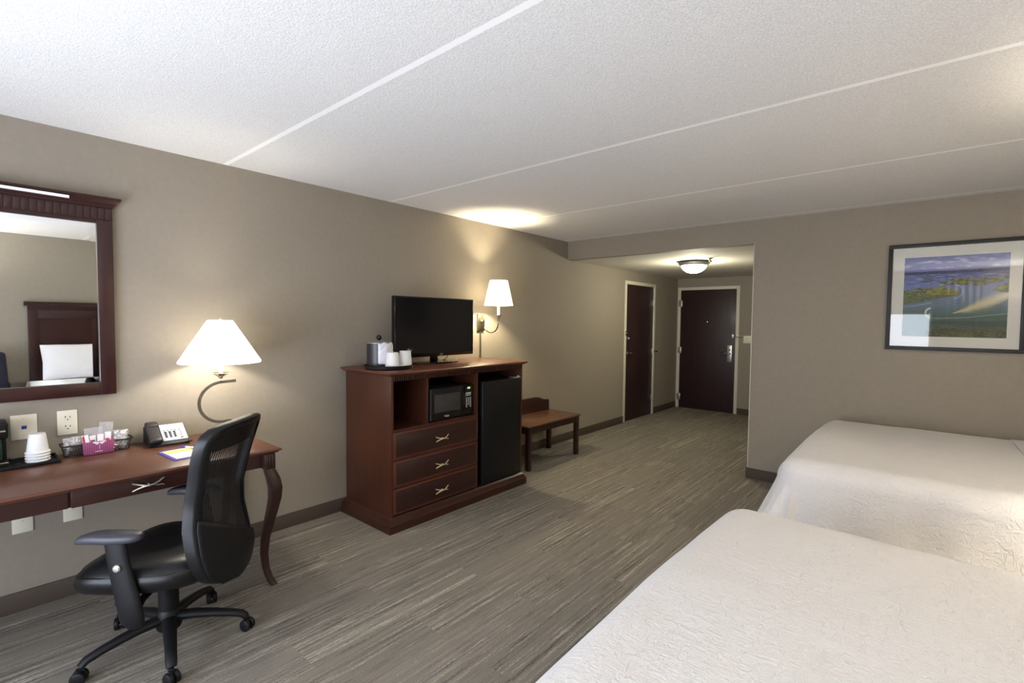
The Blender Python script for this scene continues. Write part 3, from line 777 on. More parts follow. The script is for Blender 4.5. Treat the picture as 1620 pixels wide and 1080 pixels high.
lp.part('finial', MB().lathe([(.004, 0), (.008, .006), (.005, .012), (0, .014)], (LX, LY, 1.468), 12, cap=False), STEEL)
spm = MB()
for k in range(3):
    a_ = 2*PI*k/3; spm.tube([(LX, LY, 1.468), (LX+.056*math.cos(a_), LY+.056*math.sin(a_), 1.458)], .0015, 5)
lp.part('spider', spm, STEEL)
lp.part('lamp_shade', MB().lathe([(.212, 1.222), (.213, 1.230), (.066, 1.468), (.062, 1.470)], (LX, LY, 0), 56, cap=False), SHADE, solid=.002)
def bulb(name, loc, w_, color, r=.03, parent=None):
    ld = bpy.data.lights.new(name, 'POINT'); ld.energy = w_; ld.color = color; ld.shadow_soft_size = r
    o = bpy.data.objects.new(name, ld); COL.objects.link(o); o.location = loc; return o

# ---------------------------------------------------------------- wall sconce (local, wall at x=0, room toward +x)
def make_sconce(label, loc, rz, drop=True):
    t = T('wall_sconce', label, 'wall lamp', loc, rz, 'wall sconces', local=True)
    t.part('backplate', MB().box(0, .018, -.048, .048, -.085, .085, bev=.004).box(.018, .024, -.036, .036, -.073, .073, bev=.003), BRONZEG)
    t.part('rosette', MB().lathe([(.016, 0), (.016, .01), (.008, .02)], (.022, 0, .01), 16, 'x').box(.024, .03, -.03, .03, .002, .008), CHROME)
    pts = [(.024, 0, .02), (.05, 0, .012)]
    for i in range(0, 19):
        a_ = R_(195+i*9.5); pts.append((.145+.095*math.cos(a_), 0, -.015+.085*math.sin(a_)))
    t.part('arm', MB().tube(pts, .0065, 8), NICKELD)
    sx_ = .245
    t.part('drip_cup', MB().lathe([(.005, -.04), (.010, -.03), (.006, -.02), (.016, .0), (.020, .008), (.042, .016), (.052, .022), (.046, .022)], (sx_, 0, .05), 28), STEEL)
    t.part('candle_sleeve', MB().lathe([(.0115, .07), (.0115, .17)], (sx_, 0, 0), 16), CANDLE)
    t.part('lamp_shade', MB().lathe([(.136, .163), (.137, .170), (.085, .402), (.082, .403)], (sx_, 0, 0), 44, cap=False), SHADE2, solid=.002)
    spm = MB()
    for k in range(3):
        a_ = 2*PI*k/3+.3; spm.tube([(sx_, 0, .17), (sx_+.128*math.cos(a_), .128*math.sin(a_), .2)], .0015, 5)
    t.part('spider', spm, STEEL)
    if drop: t.part('cord_cover', MB().box(0, .008, -.008, .008, -1.465+1.121, -.1, bev=.001).tube([(.004, 0, -.1), (.004, 0, -.08)], .003), BRONZEG)
    return t.r
SC1 = make_sconce('lit brass wall sconce with a white shade right of the television', (0, 3.505, 1.465), 0)
SC2 = make_sconce('lit brass wall sconce with a white shade between the two beds', (XR, 2.70, 1.465), PI, drop=False)

# ---------------------------------------------------------------- dresser
DZ = 1.120
dr_ = T('media_dresser', 'cherry dresser unit with three drawers and open bays below the television', 'dresser', (.33, 2.71, 0))
x0, x1 = .04, .62
yL, yR = 2.006, 3.422
body = MB()
body.box(x0, x1, yL, yL+.02, .09, 1.09, bev=.001)            # left side
body.box(x0, x1, yR-.02, yR, .09, 1.09, bev=.001)            # right side
body.box(x0, x1-.002, 2.314, 2.335, .70, 1.06)
body.box(x0, x1-.001, 2.832, 2.854, .10, 1.06)
body.box(x0, x0+.008, yL+.02, yR-.02, .09, 1.09)
body.box(x0+.008, x1-.001, yL+.02, 2.832, .700, .715)
body.box(x0+.008, x1-.02, yL+.02, 2.832, .100, .115)
body.box(x0+.008, x1-.001, yL+.02, yR-.02, 1.058, 1.09)
body.box(x1-.02, x1-.001, yL+.02, 2.832, .113, .700)
body.box(x0+.008, x1-.001, 2.854, yR-.02, .09, .105)
dr_.part('body', body, CHERRYV)
def extr_ring(prof, yA, yB, mbk):
    """moulding profile (offset out, z) running round left, front, right of a cabinet"""
    b = bmesh.new(); rows = []
    for off, z in prof:
        rows.append([b.verts.new(p_) for p_ in ((x0-.02, yA-off, z), (x1+off, yA-off, z), (x1+off, yB+off, z), (x0-.02, yB+off, z))])
    for r0_, r1_ in zip(rows, rows[1:]):
        for k in range(3): b.faces.new((r0_[k], r0_[k+1], r1_[k+1], r1_[k]))
        b.faces.new((r0_[3], r0_[0], r1_[0], r1_[3]))
    b.faces.new(rows[0][::-1]); b.faces.new(rows[-1])
    mbk._add(b); return mbk
dr_.part('plinth', extr_ring([(.034, 0), (.034, .055), (.028, .062), (.026, .072), (.018, .080), (.016, .090), (.006, .098), (0, .104)], yL, yR, MB()), CHERRY)
dr_.part('top', extr_ring([(.006, 1.090), (.010, 1.094), (.022, 1.100), (.030, 1.104), (.036, 1.110), (.036, 1.116), (.030, DZ)], yL, yR, MB()), wood('dresser_top_veneer', rgb(92, 54, 38), rgb(100, 60, 42), .3, (1, .15, 1), .4))
fz = MB(); nfl = 74
for i in range(nfl):
    yy = yL+.01+(yR-yL-.02)*(i+.5)/nfl
    fz.prism([(x1-.001, yy-.0058), (x1+.009, yy-.0048), (x1+.009, yy+.0048), (x1-.001, yy+.0058)], 1.056, 1.091, 'xy')
dr_.part('fluted_frieze', fz, CHERRY)
for z0, z1 in ((.508, .697), (.310, .494), (.116, .298)):
    d_ = dr_.part('drawer', MB().box(x1+.000, x1+.010, 2.018, 2.846, z0, z1, bev=.004), CHERRYE)
    dr_.part('front_panel', MB().box(x1+.009, x1+.0125, 2.040, 2.826, z0+.016, z1-.016, bev=.002), CHERRYD, d_)
    dr_.part('handle', pull(x1+.012, 2.452, (z0+z1)/2-.012, 1.0), PEWTER, d_)

# microwave
mw = T('microwave_oven', 'black microwave oven with silver keypad in the dresser bay', 'microwave', (.40, 2.59, .716))
my0, my1, mz0, mz1, mx = 2.362, 2.815, .722, .962, .598
mw.part('body', MB().box(.25, mx-.012, my0, my1, mz0, mz1, bev=.003), BLACKP)
dm = mw.part('door', MB().box(mx-.012, mx, my0+.001, my0+.345, mz0+.002, mz1-.002, bev=.003), BLACKS)
mw.part('door_window', MB().box(mx-.001, mx+.0015, my0+.048, my0+.318, mz0+.055, mz1-.045, bev=.001), mat('microwave_glass', rgb(58, 55, 52), .22), dm)
mw.part('door_edge', MB().box(mx-.001, mx+.003, my0+.002, my0+.018, mz0+.003, mz1-.003, bev=.0015), GREYP, dm)
cpn = mw.part('control_panel', MB().box(mx-.012, mx, my0+.347, my1-.001, mz0+.002, mz1-.002, bev=.003), BLACKG)
mw.part('display', MB().box(mx, mx+.0008, my1-.060, my1-.030, mz1-.030, mz1-.016), shade_mat('green_display', .55, (.45, .8, .05, 1)), cpn, label='lit green display')
kb = MB()
for r_ in range(5):
    for k in range(3):
        if r_ == 4 and k == 1: continue
        kb.box(mx, mx+.001, my1-.076+k*.022, my1-.063+k*.022, mz1-.112-r_*.0165, mz1-.101-r_*.0165)
kb.box(mx, mx+.001, my1-.078, my1-.022, mz1-.072, mz1-.060); kb.box(mx, mx+.001, my1-.078, my1-.022, mz1-.086, mz1-.078)
mw.part('keypad', kb, mat('keypad_print', rgb(175, 172, 165), .5), cpn, label='pale printed keys')
mw.part('brand_lettering', text('Haier', .022, fac_x((mx+.0002, my0+.175, mz0+.022))), mat('silver_print', rgb(215, 212, 208), .4), dm)
for yy in (my0+.03, my1-.03): mw.part('foot', MB().box(mx-.06, mx-.03, yy-.01, yy+.01, .7155, mz0+.002), BLACKP)
# mini fridge
fg = T('mini_fridge', 'black mini fridge in the right hand bay of the dresser', 'fridge', (.35, 3.13, .105))
fg.part('body', MB().box(.08, .575, 2.875, 3.392, .106, .975, bev=.004), BLACKP)
fg.part('door', MB().box(.578, .630, 2.900, 3.390, .115, .975, bev=.006, seg=3), BLACKS)
fg.part('hinge', MB().box(.56, .632, 3.30, 3.385, .975, .984, bev=.002).lathe([(.012, 0), (.012, .016), (0, .018)], (.615, 3.372, .976), 14, cap=False), STEEL)

# television
tv = T('television', 'black flat screen television standing on the cherry dresser', 'television', (.22, 2.74, DZ))
ty0, ty1, tz0, tz1 = 2.302, 3.166, 1.178, 1.672
tv.part('housing', MB().box(.205, .245, ty0, ty1, tz0, tz1, bev=.005).box(.17, .21, ty0+.12, ty1-.12, tz0+.04, tz1-.10, bev=.015), BLACKG)
tv.part('screen', MB().box(.2445, .2465, ty0+.012, ty1-.012, tz0+.028, tz1-.012), SCREEN)
tv.part('neck', MB().box(.19, .225, 2.70, 2.765, DZ+.01, tz0+.08, bev=.006), BLACKG)
st = MB(); st.prism([(.22+.13*math.sin(2*PI*k/40)*(1.0 if math.sin(2*PI*k/40) > 0 else .75), 2.735+.245*math.cos(2*PI*k/40)) for k in range(40)], DZ+.0005, DZ+.012, 'xy', bev=.004)
tv.part('stand', st, BLACKG)
tv.part('brand_lettering', text('JVC', .022, fac_x((.2467, 2.785, tz0+.014))), mat('grey_print', rgb(170, 168, 165), .4))
tv.part('power_cord', MB().tube([(.19, 2.93, tz0+.02), (.17, 2.925, DZ+.05), (.16, 2.91, DZ+.02), (.12, 2.90, DZ+.006), (.06, 2.90, DZ+.006)], .003, 8), BLACKP)

# ice bucket tray, bucket and cups
TC = (.365, 2.165)
tr = finish('round_tray', MB().lathe([(.0, 0), (.160, 0), (.172, .004), (.178, .028), (.174, .030), (.166, .008), (.0, .006)], (0, 0, 0), 56, cap=False), BLACKP)
tr.location = (TC[0], TC[1], DZ+.0005); tag(tr, 'round black tray at the left end of the dresser', 'tray')
IB = (.285, 2.135)
ib = T('ice_bucket', 'dark grey ice bucket with a black ball knob on the tray', 'ice bucket', (IB[0], IB[1], DZ+.007), local=True)
ib.part('bucket', MB().lathe([(0, 0), (.086, 0), (.090, .004), (.090, .175), (.086, .178), (.0, .178)], (0, 0, 0), 48, cap=False), mat('charcoal_leatherette', rgb(44, 43, 48), .35))
ib.part('lid', MB().lathe([(.087, .1785), (.088, .184), (.072, .192), (.030, .199), (0, .200)], (0, 0, 0), 48, cap=False), mat('lid_metal', rgb(170, 168, 166), .35, .6))
ib.part('knob', MB().sphere((0, 0, .222), .020).lathe([(.006, 0), (.006, .012)], (0, 0, .196), 12), BLACKG)
bag = MB()
def bf(u, v):
    a_ = R_(-38+95*u); r_ = .093+.014*abs(mnoise.noise(Vector((u*4, v*4, 3))))+.018*(1-v)*u
    z_ = .03+.155*v+.015*mnoise.noise(Vector((u*5, v*3, 8)))-.05*(1-v)*(1-u)*0
    return (r_*math.cos(a_), r_*math.sin(a_), z_)
bag.grid(bf, 18, 16)
o = finish('ice_bag', bag, mat('white_liner_film', rgb(226, 224, 232), .3), solid=.002, smooth=60); o.location = (IB[0], IB[1], DZ+.007); tag(o, 'crinkled white liner bag draped over the ice bucket side', 'liner bag')
for i, (cx_, cy_, lb, h_) in enumerate(((.455, 2.135, 'wrapped white paper cup in front of the ice bucket', .105), (.435, 2.262, 'wrapped white paper cup right of the ice bucket', .110))):
    t = T('paper_cup', lb, 'cup', (cx_, cy_, DZ+.0075), 0, 'wrapped cups on the round tray', local=True)
    t.part('cup', cup_mesh(.054, .041, h_*1.12, True, 10+i), CUPM, smooth=50)
    if i == 1:
        w_ = MB().grid(lambda u, v: (.035*math.cos(1.0+1.6*u)+.004*mnoise.noise(Vector((u*9, v*9, 2))), .038*math.sin(1.0+1.6*u)+.014*v+.006*mnoise.noise(Vector((u*8, v*8, 1))), h_*1.12-.030+.036*v+.006*math.sin(u*11)), 10, 6)
        t.part('wrapper', w_, CLEAR, solid=.001)

# ---------------------------------------------------------------- luggage bench
bn = T('luggage_bench', 'low dark wood luggage bench with a shaped back by the dresser', 'bench', (.24, 4.17, 0))
BZ = .450
bn.part('bench_top', MB().box(.035, .475, 3.705, 4.640, BZ-.018, BZ, bev=.005), wood('bench_top_veneer', rgb(86, 56, 38), rgb(94, 62, 42), .3, (1, .15, 1), .4))
bn.part('apron', MB().box(.435, .452, 3.75, 4.60, BZ-.085, BZ-.018).box(.05, .067, 3.75, 4.60, BZ-.085, BZ-.018).box(.06, .44, 3.735, 3.752, BZ-.085, BZ-.018).box(.06, .44, 4.595, 4.612, BZ-.085, BZ-.018), DARKW)
for x in (.062, .438):
    for y in (3.747, 4.598): bn.part('leg', MB().box(x-.023, x+.023, y-.023, y+.023, 0, BZ-.018, bev=.002), DARKW)
pf = [(3.715, BZ-.03), (4.630, BZ-.03), (4.630, .565), (4.605, .572), (4.555, .574), (4.50, .588), (4.455, .606), (4.40, .616), (4.345, .617), (4.0, .617), (3.945, .616), (3.89, .606), (3.845, .588), (3.79, .574), (3.74, .572), (3.715, .565)]
bn.part('backboard', MB().prism(pf, .014, .036, 'yz', bev=.002), DARKW)

# ---------------------------------------------------------------- office chair
CHX, CHY = .845, .640
ch = T('office_chair', 'black swivel office chair with a mesh back at the desk', 'office chair', (CHX, CHY, 0), R_(133), local=True)
ch.part('hub', MB().lathe([(.045, .075), (.050, .085), (.048, .150), (.040, .165)], (0, 0, 0), 28), BLACKP)
ch.part('column', MB().lathe([(.040, .15), (.040, .285), (.034, .29), (.030, .40)], (0, 0, 0), 28), BLACKP)
for k in range(5):
    a_ = R_(-85+72*k-133); ca_, sa_ = math.cos(a_), math.sin(a_)
    pts = [(ca_*r_, sa_*r_, z) for r_, z in ((.03, .125), (.10, .122), (.18, .112), (.25, .098), (.295, .085), (.312, .070), (.314, .058))]
    lg = ch.part('base_leg', MB().tube(pts, [.030, .027, .024, .022, .021, .019, .016], 12, flat=.75), BLACKP, smooth=60)
    m = MB(); c0 = Vector((ca_*.318, sa_*.318, 0)); tdir = Vector((-sa_, ca_, 0))
    sw = 0.6*((k % 2)*2-1)
    ax = Vector((math.cos(a_+PI/2+sw), math.sin(a_+PI/2+sw), 0))
    for s_ in (-1, 1):
        c1 = c0+ax*(s_*.014)
        q = Vector((0, 0, 1)).rotation_difference(ax).to_matrix().to_4x4()
        mm = MB().lathe([(.020, -.010), (.026, -.007), (.028, 0), (.026, .007), (.020, .010)], (0, 0, 0), 24)
        mm.xf(Matrix.Translation((c1.x, c1.y, .028)) @ q); me_ = bpy.data.meshes.new('x'); mm.bm.to_mesh(me_); m.bm.from_mesh(me_); bpy.data.meshes.remove(me_)
    m.tube([(c0.x, c0.y, .030), (c0.x, c0.y, .062)], .011, 10)
    ch.part('caster', m, BLACKP, lg)
# seat: rounded cushion
def seat_ring(t_, grow=0):
    # plan outline, front at +y
    a_ = 2*PI*t_; c_, s_ = math.cos(a_), math.sin(a_)
    ex = 3.2
    q = (abs(c_)**ex+abs(s_)**ex)**(-1/ex)
    wx = .268+grow; wy = .272+grow
    y = s_*q*wy
    x = c_*q*wx*(1+.05*(y/.245))
    return x, y
def seat(mb_, layers, n=64):
    rings = []
    for g, z, dip in layers:
        R2 = []
        for i in range(n):
            x, y = seat_ring(i/n, g)
            fz_ = -.035*max(0, (y-.09)/.18)**2   # waterfall front
            R2.append(mb_.bm.verts.new((x, y+.005, z+fz_+dip*(x/.25)**2)))
        rings.append(R2)
    for A_, B_ in zip(rings, rings[1:]):
        for i in range(n): mb_.bm.faces.new((A_[i], A_[(i+1) % n], B_[(i+1) % n], B_[i]))
    mb_.bm.faces.new(rings[0][::-1]); mb_.bm.faces.new(rings[-1])
    return mb_
ch.part('seat', seat(MB(), [(-.045, .362, 0), (-.012, .372, 0), (0, .390, 0), (.004, .415, 0), (0, .440, 0), (-.004, .444, 0), (-.008, .442, 0), (-.022, .460, .004), (-.06, .470, .01), (-.11, .470, .012), (-.17, .466, .012), (-.22, .464, 0)]), LEATH, smooth=70)
ch.part('seat_mechanism', MB().box(-.10, .10, -.12, .12, .325, .372, bev=.015, seg=3).tube([(-.14, .02, .35), (-.28, .02, .345)], .008), BLACKP)
for sgn in (-1, 1):
    ax_ = sgn*.275
    po = ch.part('armrest', MB().prism([(.030, .268), (.075, .262), (.088, .30), (.070, .40), (.085, .50), (.085, .585), (.02, .585), (.015, .50), (.0, .40), (.005, .30)], ax_-.014 if sgn > 0 else ax_-.014, ax_+.014, 'yz', bev=.006), BLACKP) if False else None
    pst = MB()
    rows = [(-.042, .245, .026), (-.042, .262, .042), (-.038, .29, .048), (-.025, .36, .047), (-.005, .45, .044), (.010, .53, .042), (.018, .598, .042)]
    pst.tube([(ax_+sgn*.005*(i > 1), y_, z_) for i, (y_, z_, w_) in enumerate(rows)], [w_ for _, _, w_ in rows], 16, flat=.42, up=Vector((1, 0, 0)))
    ar = ch.part('armrest', pst, BLACKP, smooth=60)
    pad = MB()
    def padf(u, v):
        a_ = 2*PI*u; cc_, ss_ = math.cos(a_), math.sin(a_); e = 2.6
        q = (abs(cc_)**e+abs(ss_)**e)**(-1/e)
        rr_ = [.0, .85, .98, 1.0, .97, .88, 0][int(round(v*6))]
        zz_ = [.600, .600, .606, .616, .626, .631, .633][int(round(v*6))]
        x = cc_*q*.043*rr_; y = ss_*q*.130*rr_
        return (ax_+x*(1-.25*max(0, y/.13)), .045+y, zz_-.018*max(0, (y-.03)/.1)**2)
    pad.grid(padf, 40, 6)
    ch.part('arm_pad', pad, GREYP, ar, weld=True, smooth=60)
    ch.part('arm_bracket', MB().tube([(ax_, -.036, .285), (ax_*.80, -.036, .33), (ax_*.30, -.03, .345)], .018, 10, flat=.5), BLACKP, ar)
    ch.part('adjust_button', MB().lathe([(.015, 0), (.015, .010), (.011, .014), (0, .015)], (0, 0, 0), 16, cap=False).xf(Matrix.Translation((ax_+sgn*.018, .0, .50)) @ Matrix.Rotation(sgn*PI/2, 4, 'Y')), STEEL, ar)
# backrest
RZ = [(.315, .00), (.322, .08), (.345, .140), (.385, .185), (.43, .205), (.50, .212), (.60, .205), (.70, .196), (.80, .202), (.90, .216), (.97, .222), (1.005, .212), (1.025, .18), (1.036, .12), (1.04, .0)]
def halfw(z):
    for (z0, w0), (z1, w1) in zip(RZ, RZ[1:]):
        if z0 <= z <= z1: return w0+(w1-w0)*(z-z0)/(z1-z0)
    return 0
def backy(x, z):
    K = [(.31, -.295), (.40, -.300), (.50, -.282), (.60, -.262), (.70, -.262), (.85, -.296), (1.04, -.358)]
    z = min(max(z, K[0][0]), K[-1][0])
    for (z0, a0), (z1, a1) in zip(K, K[1:]):
        if z <= z1:
            return a0+(a1-a0)*(z-z0)/(z1-z0)+.9*x*x
outl = [(w_, z_) for z_, w_ in RZ]+[(-w_, z_) for z_, w_ in RZ[::-1][1:-1]]
# resample outline smoothly
OP = persamp([(a_, b_, 0) for a_, b_ in outl]+[(outl[0][0], outl[0][1], 0)], 120)
for _ in range(3): OP = [(OP[i-1]+OP[i]*2+OP[(i+1) % len(OP)])/4 for i in range(len(OP))]
cen = Vector((0, .72, 0))
frm = MB(); rings = []
nO = len(OP)
for i in range(nO):
    p_ = OP[i]; t_ = (OP[(i+1) % nO]-OP[i-1]).normalized(); nrm = Vector((-t_.y, t_.x, 0))
    if nrm.dot(cen-p_) < 0: nrm = -nrm
    sec = [(0, -.004), (.006, -.016), (.020, -.020), (.034, -.014), (.036, .004), (.030, .038), (.012, .046), (.0, .034)]
    ring = []
    for dn, dy in sec:
        q = p_+nrm*dn; ring.append(frm.bm.verts.new((q.x, backy(q.x, q.y)+dy, q.y)))
    rings.append(ring)
for i in range(nO):
    A_, B_ = rings[i], rings[(i+1) % nO]
    for k in range(len(A_)): frm.bm.faces.new((A_[k], A_[(k+1) % 8], B_[(k+1) % 8], B_[k]))
bkf = ch.part('backrest', frm, LEATH, smooth=50)
def panel(z0, z1, dy, diag=0, nu=24, nv=40, mar=.024):
    m_ = MB()
    def f(u, v):
        x0_ = (u*2-1)
        z = z0+(z1-z0)*v
        zz = max(.335+mar, min(1.03-mar, z))
        hw = max(.01, halfw(zz)-mar)
        x = x0_*hw
        return (x, backy(x, zz)+dy, zz)
    return m_.grid(f, nu, nv)
ch.part('mesh_panel', panel(.42, 1.005, -.004), MESHF, bkf, smooth=80)
ch.part('headband', panel(.925, 1.005, -.010, nv=8), LEATH, bkf, smooth=80)
# lower solid shell, cut on a curve
def shell(u, v):
    x0_ = u*2-1
    ztop = .545-.10*x0_
    z = .317+(ztop-.317)*v; hw = max(.012, halfw(z)-.003); x = x0_*hw
    return (x, backy(x, z)-.026, z)
ch.part('lower_shell', MB().grid(shell, 24, 14), BLACKP, bkf, smooth=80, solid=.006)
ch.part('back_support', MB().tube([(0, -.06, .345), (0, -.16, .340), (0, -.235, .37), (0, -.270, .45), (0, -.255, .53)], [.03, .028, .026, .024, .02], 10, flat=.5, up=Vector((1, 0, 0))), BLACKP, bkf)
lum = MB()
None and ch.part('lumbar_bar', MB().tube([(x_, backy(x_, .66)+.012, .66+.01*math.cos(x_*12)) for x_ in [-.17+.034*i for i in range(11)]], .012, 8, flat=1.8), BLACKP, bkf)

# ---------------------------------------------------------------- beds
BXF, BXH = 2.742, XR-.09
def bed(y0, y1, label, zt, seed):
    yc = (y0+y1)/2
    t = T('bed', label, 'bed', ((BXF+BXH)/2, yc, 0), 0, None)
    t.part('box_spring', MB().box(BXF+.05, BXH, y0+.05, y1-.05, .18, .38, bev=.03, seg=3), PILLOW)
    t.part('bed_base', MB().box(BXF+.10, BXH, y0+.10, y1-.10, 0, .18), DARKW)
    R1 = .125; Ld = .50
    ix0 = BXF+R1; iy0, iy1 = y0+R1, y1-R1
    ext = R1*PI/2+Ld
    U0, U1 = ix0-ext, BXH-.02; V0, V1 = iy0-ext, iy1+ext
    nu, nv = 190, 200
    def f(u, v):
        px = U0+(U1-U0)*u; py = V0+(V1-V0)*v
        cx_ = max(px, ix0); cy_ = min(max(py, iy0), iy1)
        wx, wy = px-cx_, py-cy_; d = math.hypot(wx, wy)
        if wx and wy:    # let corner length shrink so the hem stays level
            d_lim = ext; d = max(abs(wx), abs(wy)) if False else min(d, d_lim)
        und = .006*mnoise.noise(Vector((px*2.2+seed, py*2.2, 1)))+.003*mnoise.noise(Vector((px*7, py*7+seed, 2)))
        crown = .018*(1-((cy_-yc)/((iy1-iy0)/2))**2)
        zt_ = zt+crown+und
        if d < 1e-6: return (px, py, zt_)
        ux, uy = wx/math.hypot(wx, wy), wy/math.hypot(wx, wy)
        if d < R1*PI/2:
            a_ = d/R1; ho, dz = R1*math.sin(a_), R1*(1-math.cos(a_))
        else:
            s_ = d-R1*PI/2
            along = px*abs(uy)+py*abs(ux)
            fold = (.020*math.sin(along*9+seed)+.010*math.sin(along*21+2*seed))*min(1, s_/.3)
            corner = min(abs(ux), abs(uy))*1.414
            ho = R1+s_*(.15+.34*corner)+fold; dz = R1+s_*.975
        return (cx_+ux*ho, min(cy_+uy*ho, YF-.018+.002*math.sin(px*9)), zt_-dz)
    cv = t.part('coverlet', MB().grid(f, nu, nv), LINEN, smooth=80)
    # turned-down band near the pillows
    def g(u, v):
        px = 3.86+.34*u; py = y0+.012+(y1-y0-.024)*v
        d = max(0, iy0-py, py-iy1)/R1; d = min(d, .98)
        z = zt+.018*(1-(min(1, abs(py-yc)/((iy1-iy0)/2)))**2)-R1*(1-math.sqrt(1-d*d))
        return (px+.012*math.sin(v*3), py, z+.004+.006*math.sin(u*PI))
    t.part('sheet_fold', MB().grid(g, 14, 60), LINEN, smooth=80, solid=.005)
    return t.r
bed(.66, 2.335, 'nearest white quilted bed filling the lower right corner', .690, 1.3)
bed(3.20, 4.945, 'white quilted bed beyond the nearest one, against the picture wall', .690, 4.1)
def headboard(y0, y1, label):
    XH = XR-.002
    t = T('headboard', label, 'headboard', (XH, (y0+y1)/2, .6), 0, 'headboards')
    xf = XH-.04
    t.part('panel', MB().box(xf+.012, XH, y0, y1, .50, 1.58).box(xf, xf+.014, y0, y0+.09, .50, 1.55, bev=.002).box(xf, xf+.014, y1-.09, y1, .50, 1.55, bev=.002).box(xf, xf+.014, y0+.09, y1-.09, .50, .60, bev=.002).box(xf, xf+.014, y0+.09, y1-.09, 1.45, 1.55, bev=.002).box(xf, xf+.014, (y0+y1)/2-.04, (y0+y1)/2+.04, .60, 1.45, bev=.002), MIRF)
    m = MB()
    for i in range(56):
        yy = y0+.02+(y1-y0-.04)*(i+.5)/56; m.box(xf-.004, xf, yy-.009, yy+.007, 1.56, 1.595)
    m.box(xf, XH, y0, y1, 1.55, 1.60)
    t.part('dentil_frieze', m, MIRF)
    t.part('crown', MB().prism([(XH, 1.60), (xf-.006, 1.60), (xf-.012, 1.615), (xf-.030, 1.632), (xf-.036, 1.64), (xf-.036, 1.652), (XH, 1.652)], y0-.03, y1+.03, 'xz'), MIRF)
    return t
headboard(.665, 2.36, 'dark cherry panelled headboard of the nearest bed, seen in the mirror')
headboard(3.20, 4.90, 'dark cherry panelled headboard of the bed against the picture wall')
def pillow(loc, label, seed, size=(.46, .68), tilt=62):
    def f(s):
        def g(u, v):
            a_, b_ = u*2-1, v*2-1
            e = max(0, (1-a_**4)*(1-b_**4))**.5
            pin = 1-.06*(a_*a_)*(1-b_*b_*0)*0
            fl_ = .018
            n_ = .008*mnoise.noise(Vector((u*4, v*4, seed)))
            return (a_*size[0]/2*(1-.05*(1-abs(b_))*abs(a_)), b_*size[1]/2*(1-.04*(1-abs(a_))*abs(b_)), s*(.085*e+.002)+n_*e)
        return g
    o = finish('pillow', MB().grid(f(1), 26, 30).grid(f(-1), 26, 30), PILLOW, smooth=80)
    o.location = loc; o.rotation_euler = (0, R_(-tilt), 0)
    tag(o, label, 'pillow', 'white pillows against the headboards'); return o
for (y, lb) in ((1.09, 'white pillow on the window side of the nearest bed, seen in the mirror'), (1.90, 'white pillow on the nearest bed, the one nearer the far bed'), (3.57, 'white pillow on the far bed, the one nearer the near bed'), (4.34, 'white pillow on the far bed, the one nearer the picture wall')):
    pillow((4.60, y, .93), lb, y)
# nightstand between the beds
ns = T('nightstand', 'dark cherry nightstand between the two beds', 'nightstand', (4.61, 2.75, 0))
ns.part('body', MB().box(4.40, 4.84, 2.50, 3.00, .06, .60, bev=.003), CHERRY)
ns.part('top', MB().box(4.37, 4.85, 2.47, 3.03, .60, .63, bev=.006), CHERRY)
ns.part('plinth', MB().box(4.39, 4.84, 2.49, 3.01, 0, .06, bev=.003), CHERRY)
for z in (.34, .10):
    d_ = ns.part('drawer', MB().box(4.388, 4.40, 2.52, 2.98, z, z+.22, bev=.003), CHERRYD)
    pm_ = pull(0, 0, 0, .9).xf(Matrix.Translation((4.387, 2.75, z+.11)) @ Matrix.Rotation(PI, 4, 'Z'))
    ns.part('handle', pm_, PEWTER, d_)

# upholstered chair seen in the mirror
ac = T('armchair', 'navy upholstered chair by the right wall, seen in the mirror corner', 'armchair', (4.22, .235, 0), R_(90), local=True)
ac.part('seat', MB().box(-.26, .26, -.24, .28, .32, .46, bev=.04, seg=4), NAVY)
bkp = MB().box(-.25, .25, -.30, -.20, .42, 1.07, bev=.04, seg=4)
for v_ in bkp.bm.verts: v_.co.x *= 1-.12*(v_.co.z-.42)/.65; v_.co.y -= .10*(v_.co.z-.42)/.65
ac.part('backrest', bkp, NAVY)
for x in (-.22, .22):
    for y in (-.22, .24): ac.part('leg', MB().tube([(x, y, .34), (x*1.05, y*1.05, 0)], [.022, .015], 10), DARKW)

# unseen torchiere added in the window corner to brighten the ceiling
FX, FY = 4.42, -.72
fl_ = T('added_floor_lamp', 'added nickel torchiere floor lamp, unseen, brightening the ceiling from the window corner', 'floor lamp', (FX, FY, 0))
fl_.part('base', MB().lathe([(0, 0), (.145, 0), (.150, .006), (.145, .018), (.03, .030), (.012, .05)], (FX, FY, 0), 40, cap=False), STEEL)
fl_.part('pole', MB().lathe([(.011, .04), (.011, 1.66)], (FX, FY, 0), 16), STEEL)
fl_.part('bowl', MB().lathe([(.012, 1.645), (.06, 1.66), (.13, 1.70), (.175, 1.755), (.172, 1.757), (.126, 1.705), (.058, 1.666), (.0, 1.655)], (FX, FY, 0), 40, cap=False), mat('torchiere_bowl_metal', rgb(200, 196, 184), .5))
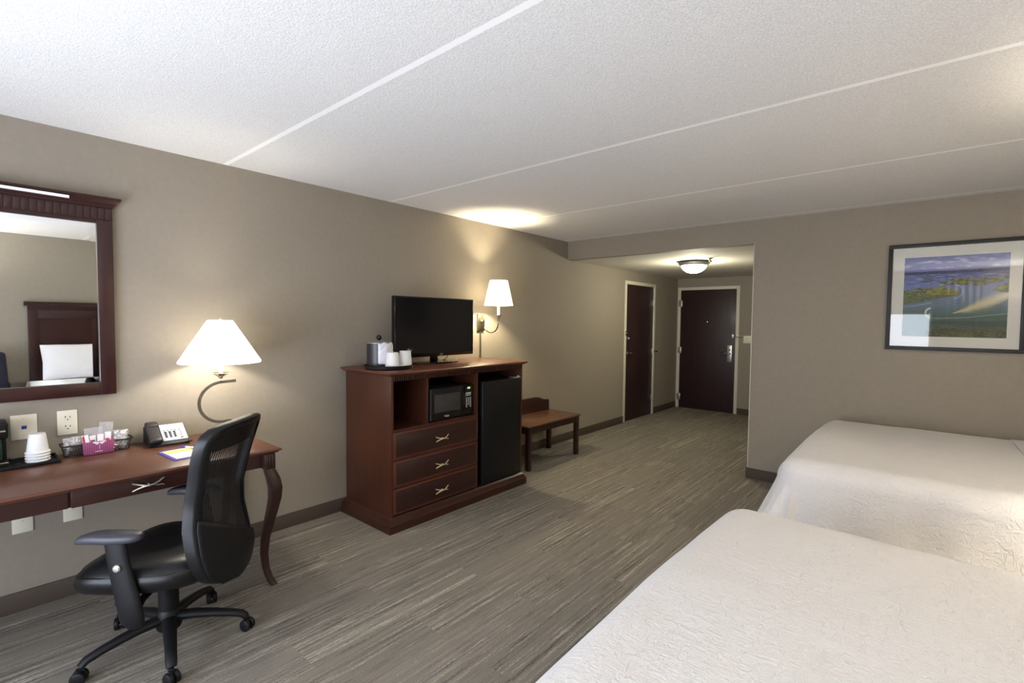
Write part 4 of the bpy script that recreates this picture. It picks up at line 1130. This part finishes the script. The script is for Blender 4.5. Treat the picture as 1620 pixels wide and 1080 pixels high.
# ---------------------------------------------------------------- lights
W = bpy.data.worlds.new('World'); S.world = W; W.use_nodes = True
W.node_tree.nodes['Background'].inputs[0].default_value = (.75, .85, 1, 1); W.node_tree.nodes['Background'].inputs[1].default_value = 1.0
def area(name, loc, rot, sx_, sy_, e, color, spread=PI):
    ld = bpy.data.lights.new(name, 'AREA'); ld.shape = 'RECTANGLE'; ld.size = sx_; ld.size_y = sy_; ld.energy = e; ld.color = color; ld.spread = spread
    o = bpy.data.objects.new(name, ld); COL.objects.link(o); o.location = loc; o.rotation_euler = rot; return o
area('window_daylight', ((WX0+WX1)/2, YB-.03, (WZ0+WZ1)/2), (R_(90), 0, 0), WX1-WX0-.06, WZ1-WZ0-.06, 64, (.78, .85, 1.0))
area('ceiling_fill_area', ((WX0+WX1)/2, YB+.09, WZ0+.02), (R_(180-25), 0, 0), WX1-WX0-.1, .14, 50, (.80, .86, 1.0))  # added uplight above the sill, fills the ceiling with extra cool light
bulb('ceiling_fill_bulb', (FX, FY, 1.705), 115, (1, .97, .93), .04)  # bulb of the added torchiere, there for ceiling brightness
bulb('desk_lamp_bulb', (LX, LY, 1.36), 11, (1, .93, .80), .035)
bulb('sconce_bulb', (.245, 3.505, 1.465+.275), 40, (1, .86, .58), .03)
bulb('bed_sconce_bulb', (XR-.245, 2.70, 1.465+.33), 150, (1, .89, .70), .03)
bulb('hall_light_bulb', (1.16, 6.06, HS-.20), 28, (1, .94, .72), .06)

# ---------------------------------------------------------------- camera
cam = bpy.data.cameras.new('camera'); co = bpy.data.objects.new('camera', cam); COL.objects.link(co)
yaw, pitch, roll = .7119, -.0432, .0105
Fv = Vector((-math.sin(yaw)*math.cos(pitch), math.cos(yaw)*math.cos(pitch), math.sin(pitch)))
rv = Vector((math.cos(yaw), math.sin(yaw), 0)); uv = rv.cross(Fv)
Rv = rv*math.cos(roll)+uv*math.sin(roll); Uv = -rv*math.sin(roll)+uv*math.cos(roll)
M = Matrix((( Rv.x, Uv.x, -Fv.x, 3.4452), (Rv.y, Uv.y, -Fv.y, 0), (Rv.z, Uv.z, -Fv.z, 1.4882), (0, 0, 0, 1)))
co.matrix_world = M
cam.sensor_width = 36; cam.lens = 777.05/1620*36; cam.clip_start = .05; cam.clip_end = 50
S.camera = co
S.view_settings.view_transform = 'Standard'; S.view_settings.look = 'None'; S.view_settings.exposure = 0.42; S.view_settings.gamma = 1
S.view_settings.use_curve_mapping = False
S.cycles.max_bounces = 10; S.cycles.diffuse_bounces = 6; S.cycles.glossy_bounces = 4; S.cycles.transparent_max_bounces = 8
S.cycles.sample_clamp_indirect = 6; S.cycles.caustics_reflective = False; S.cycles.caustics_refractive = False
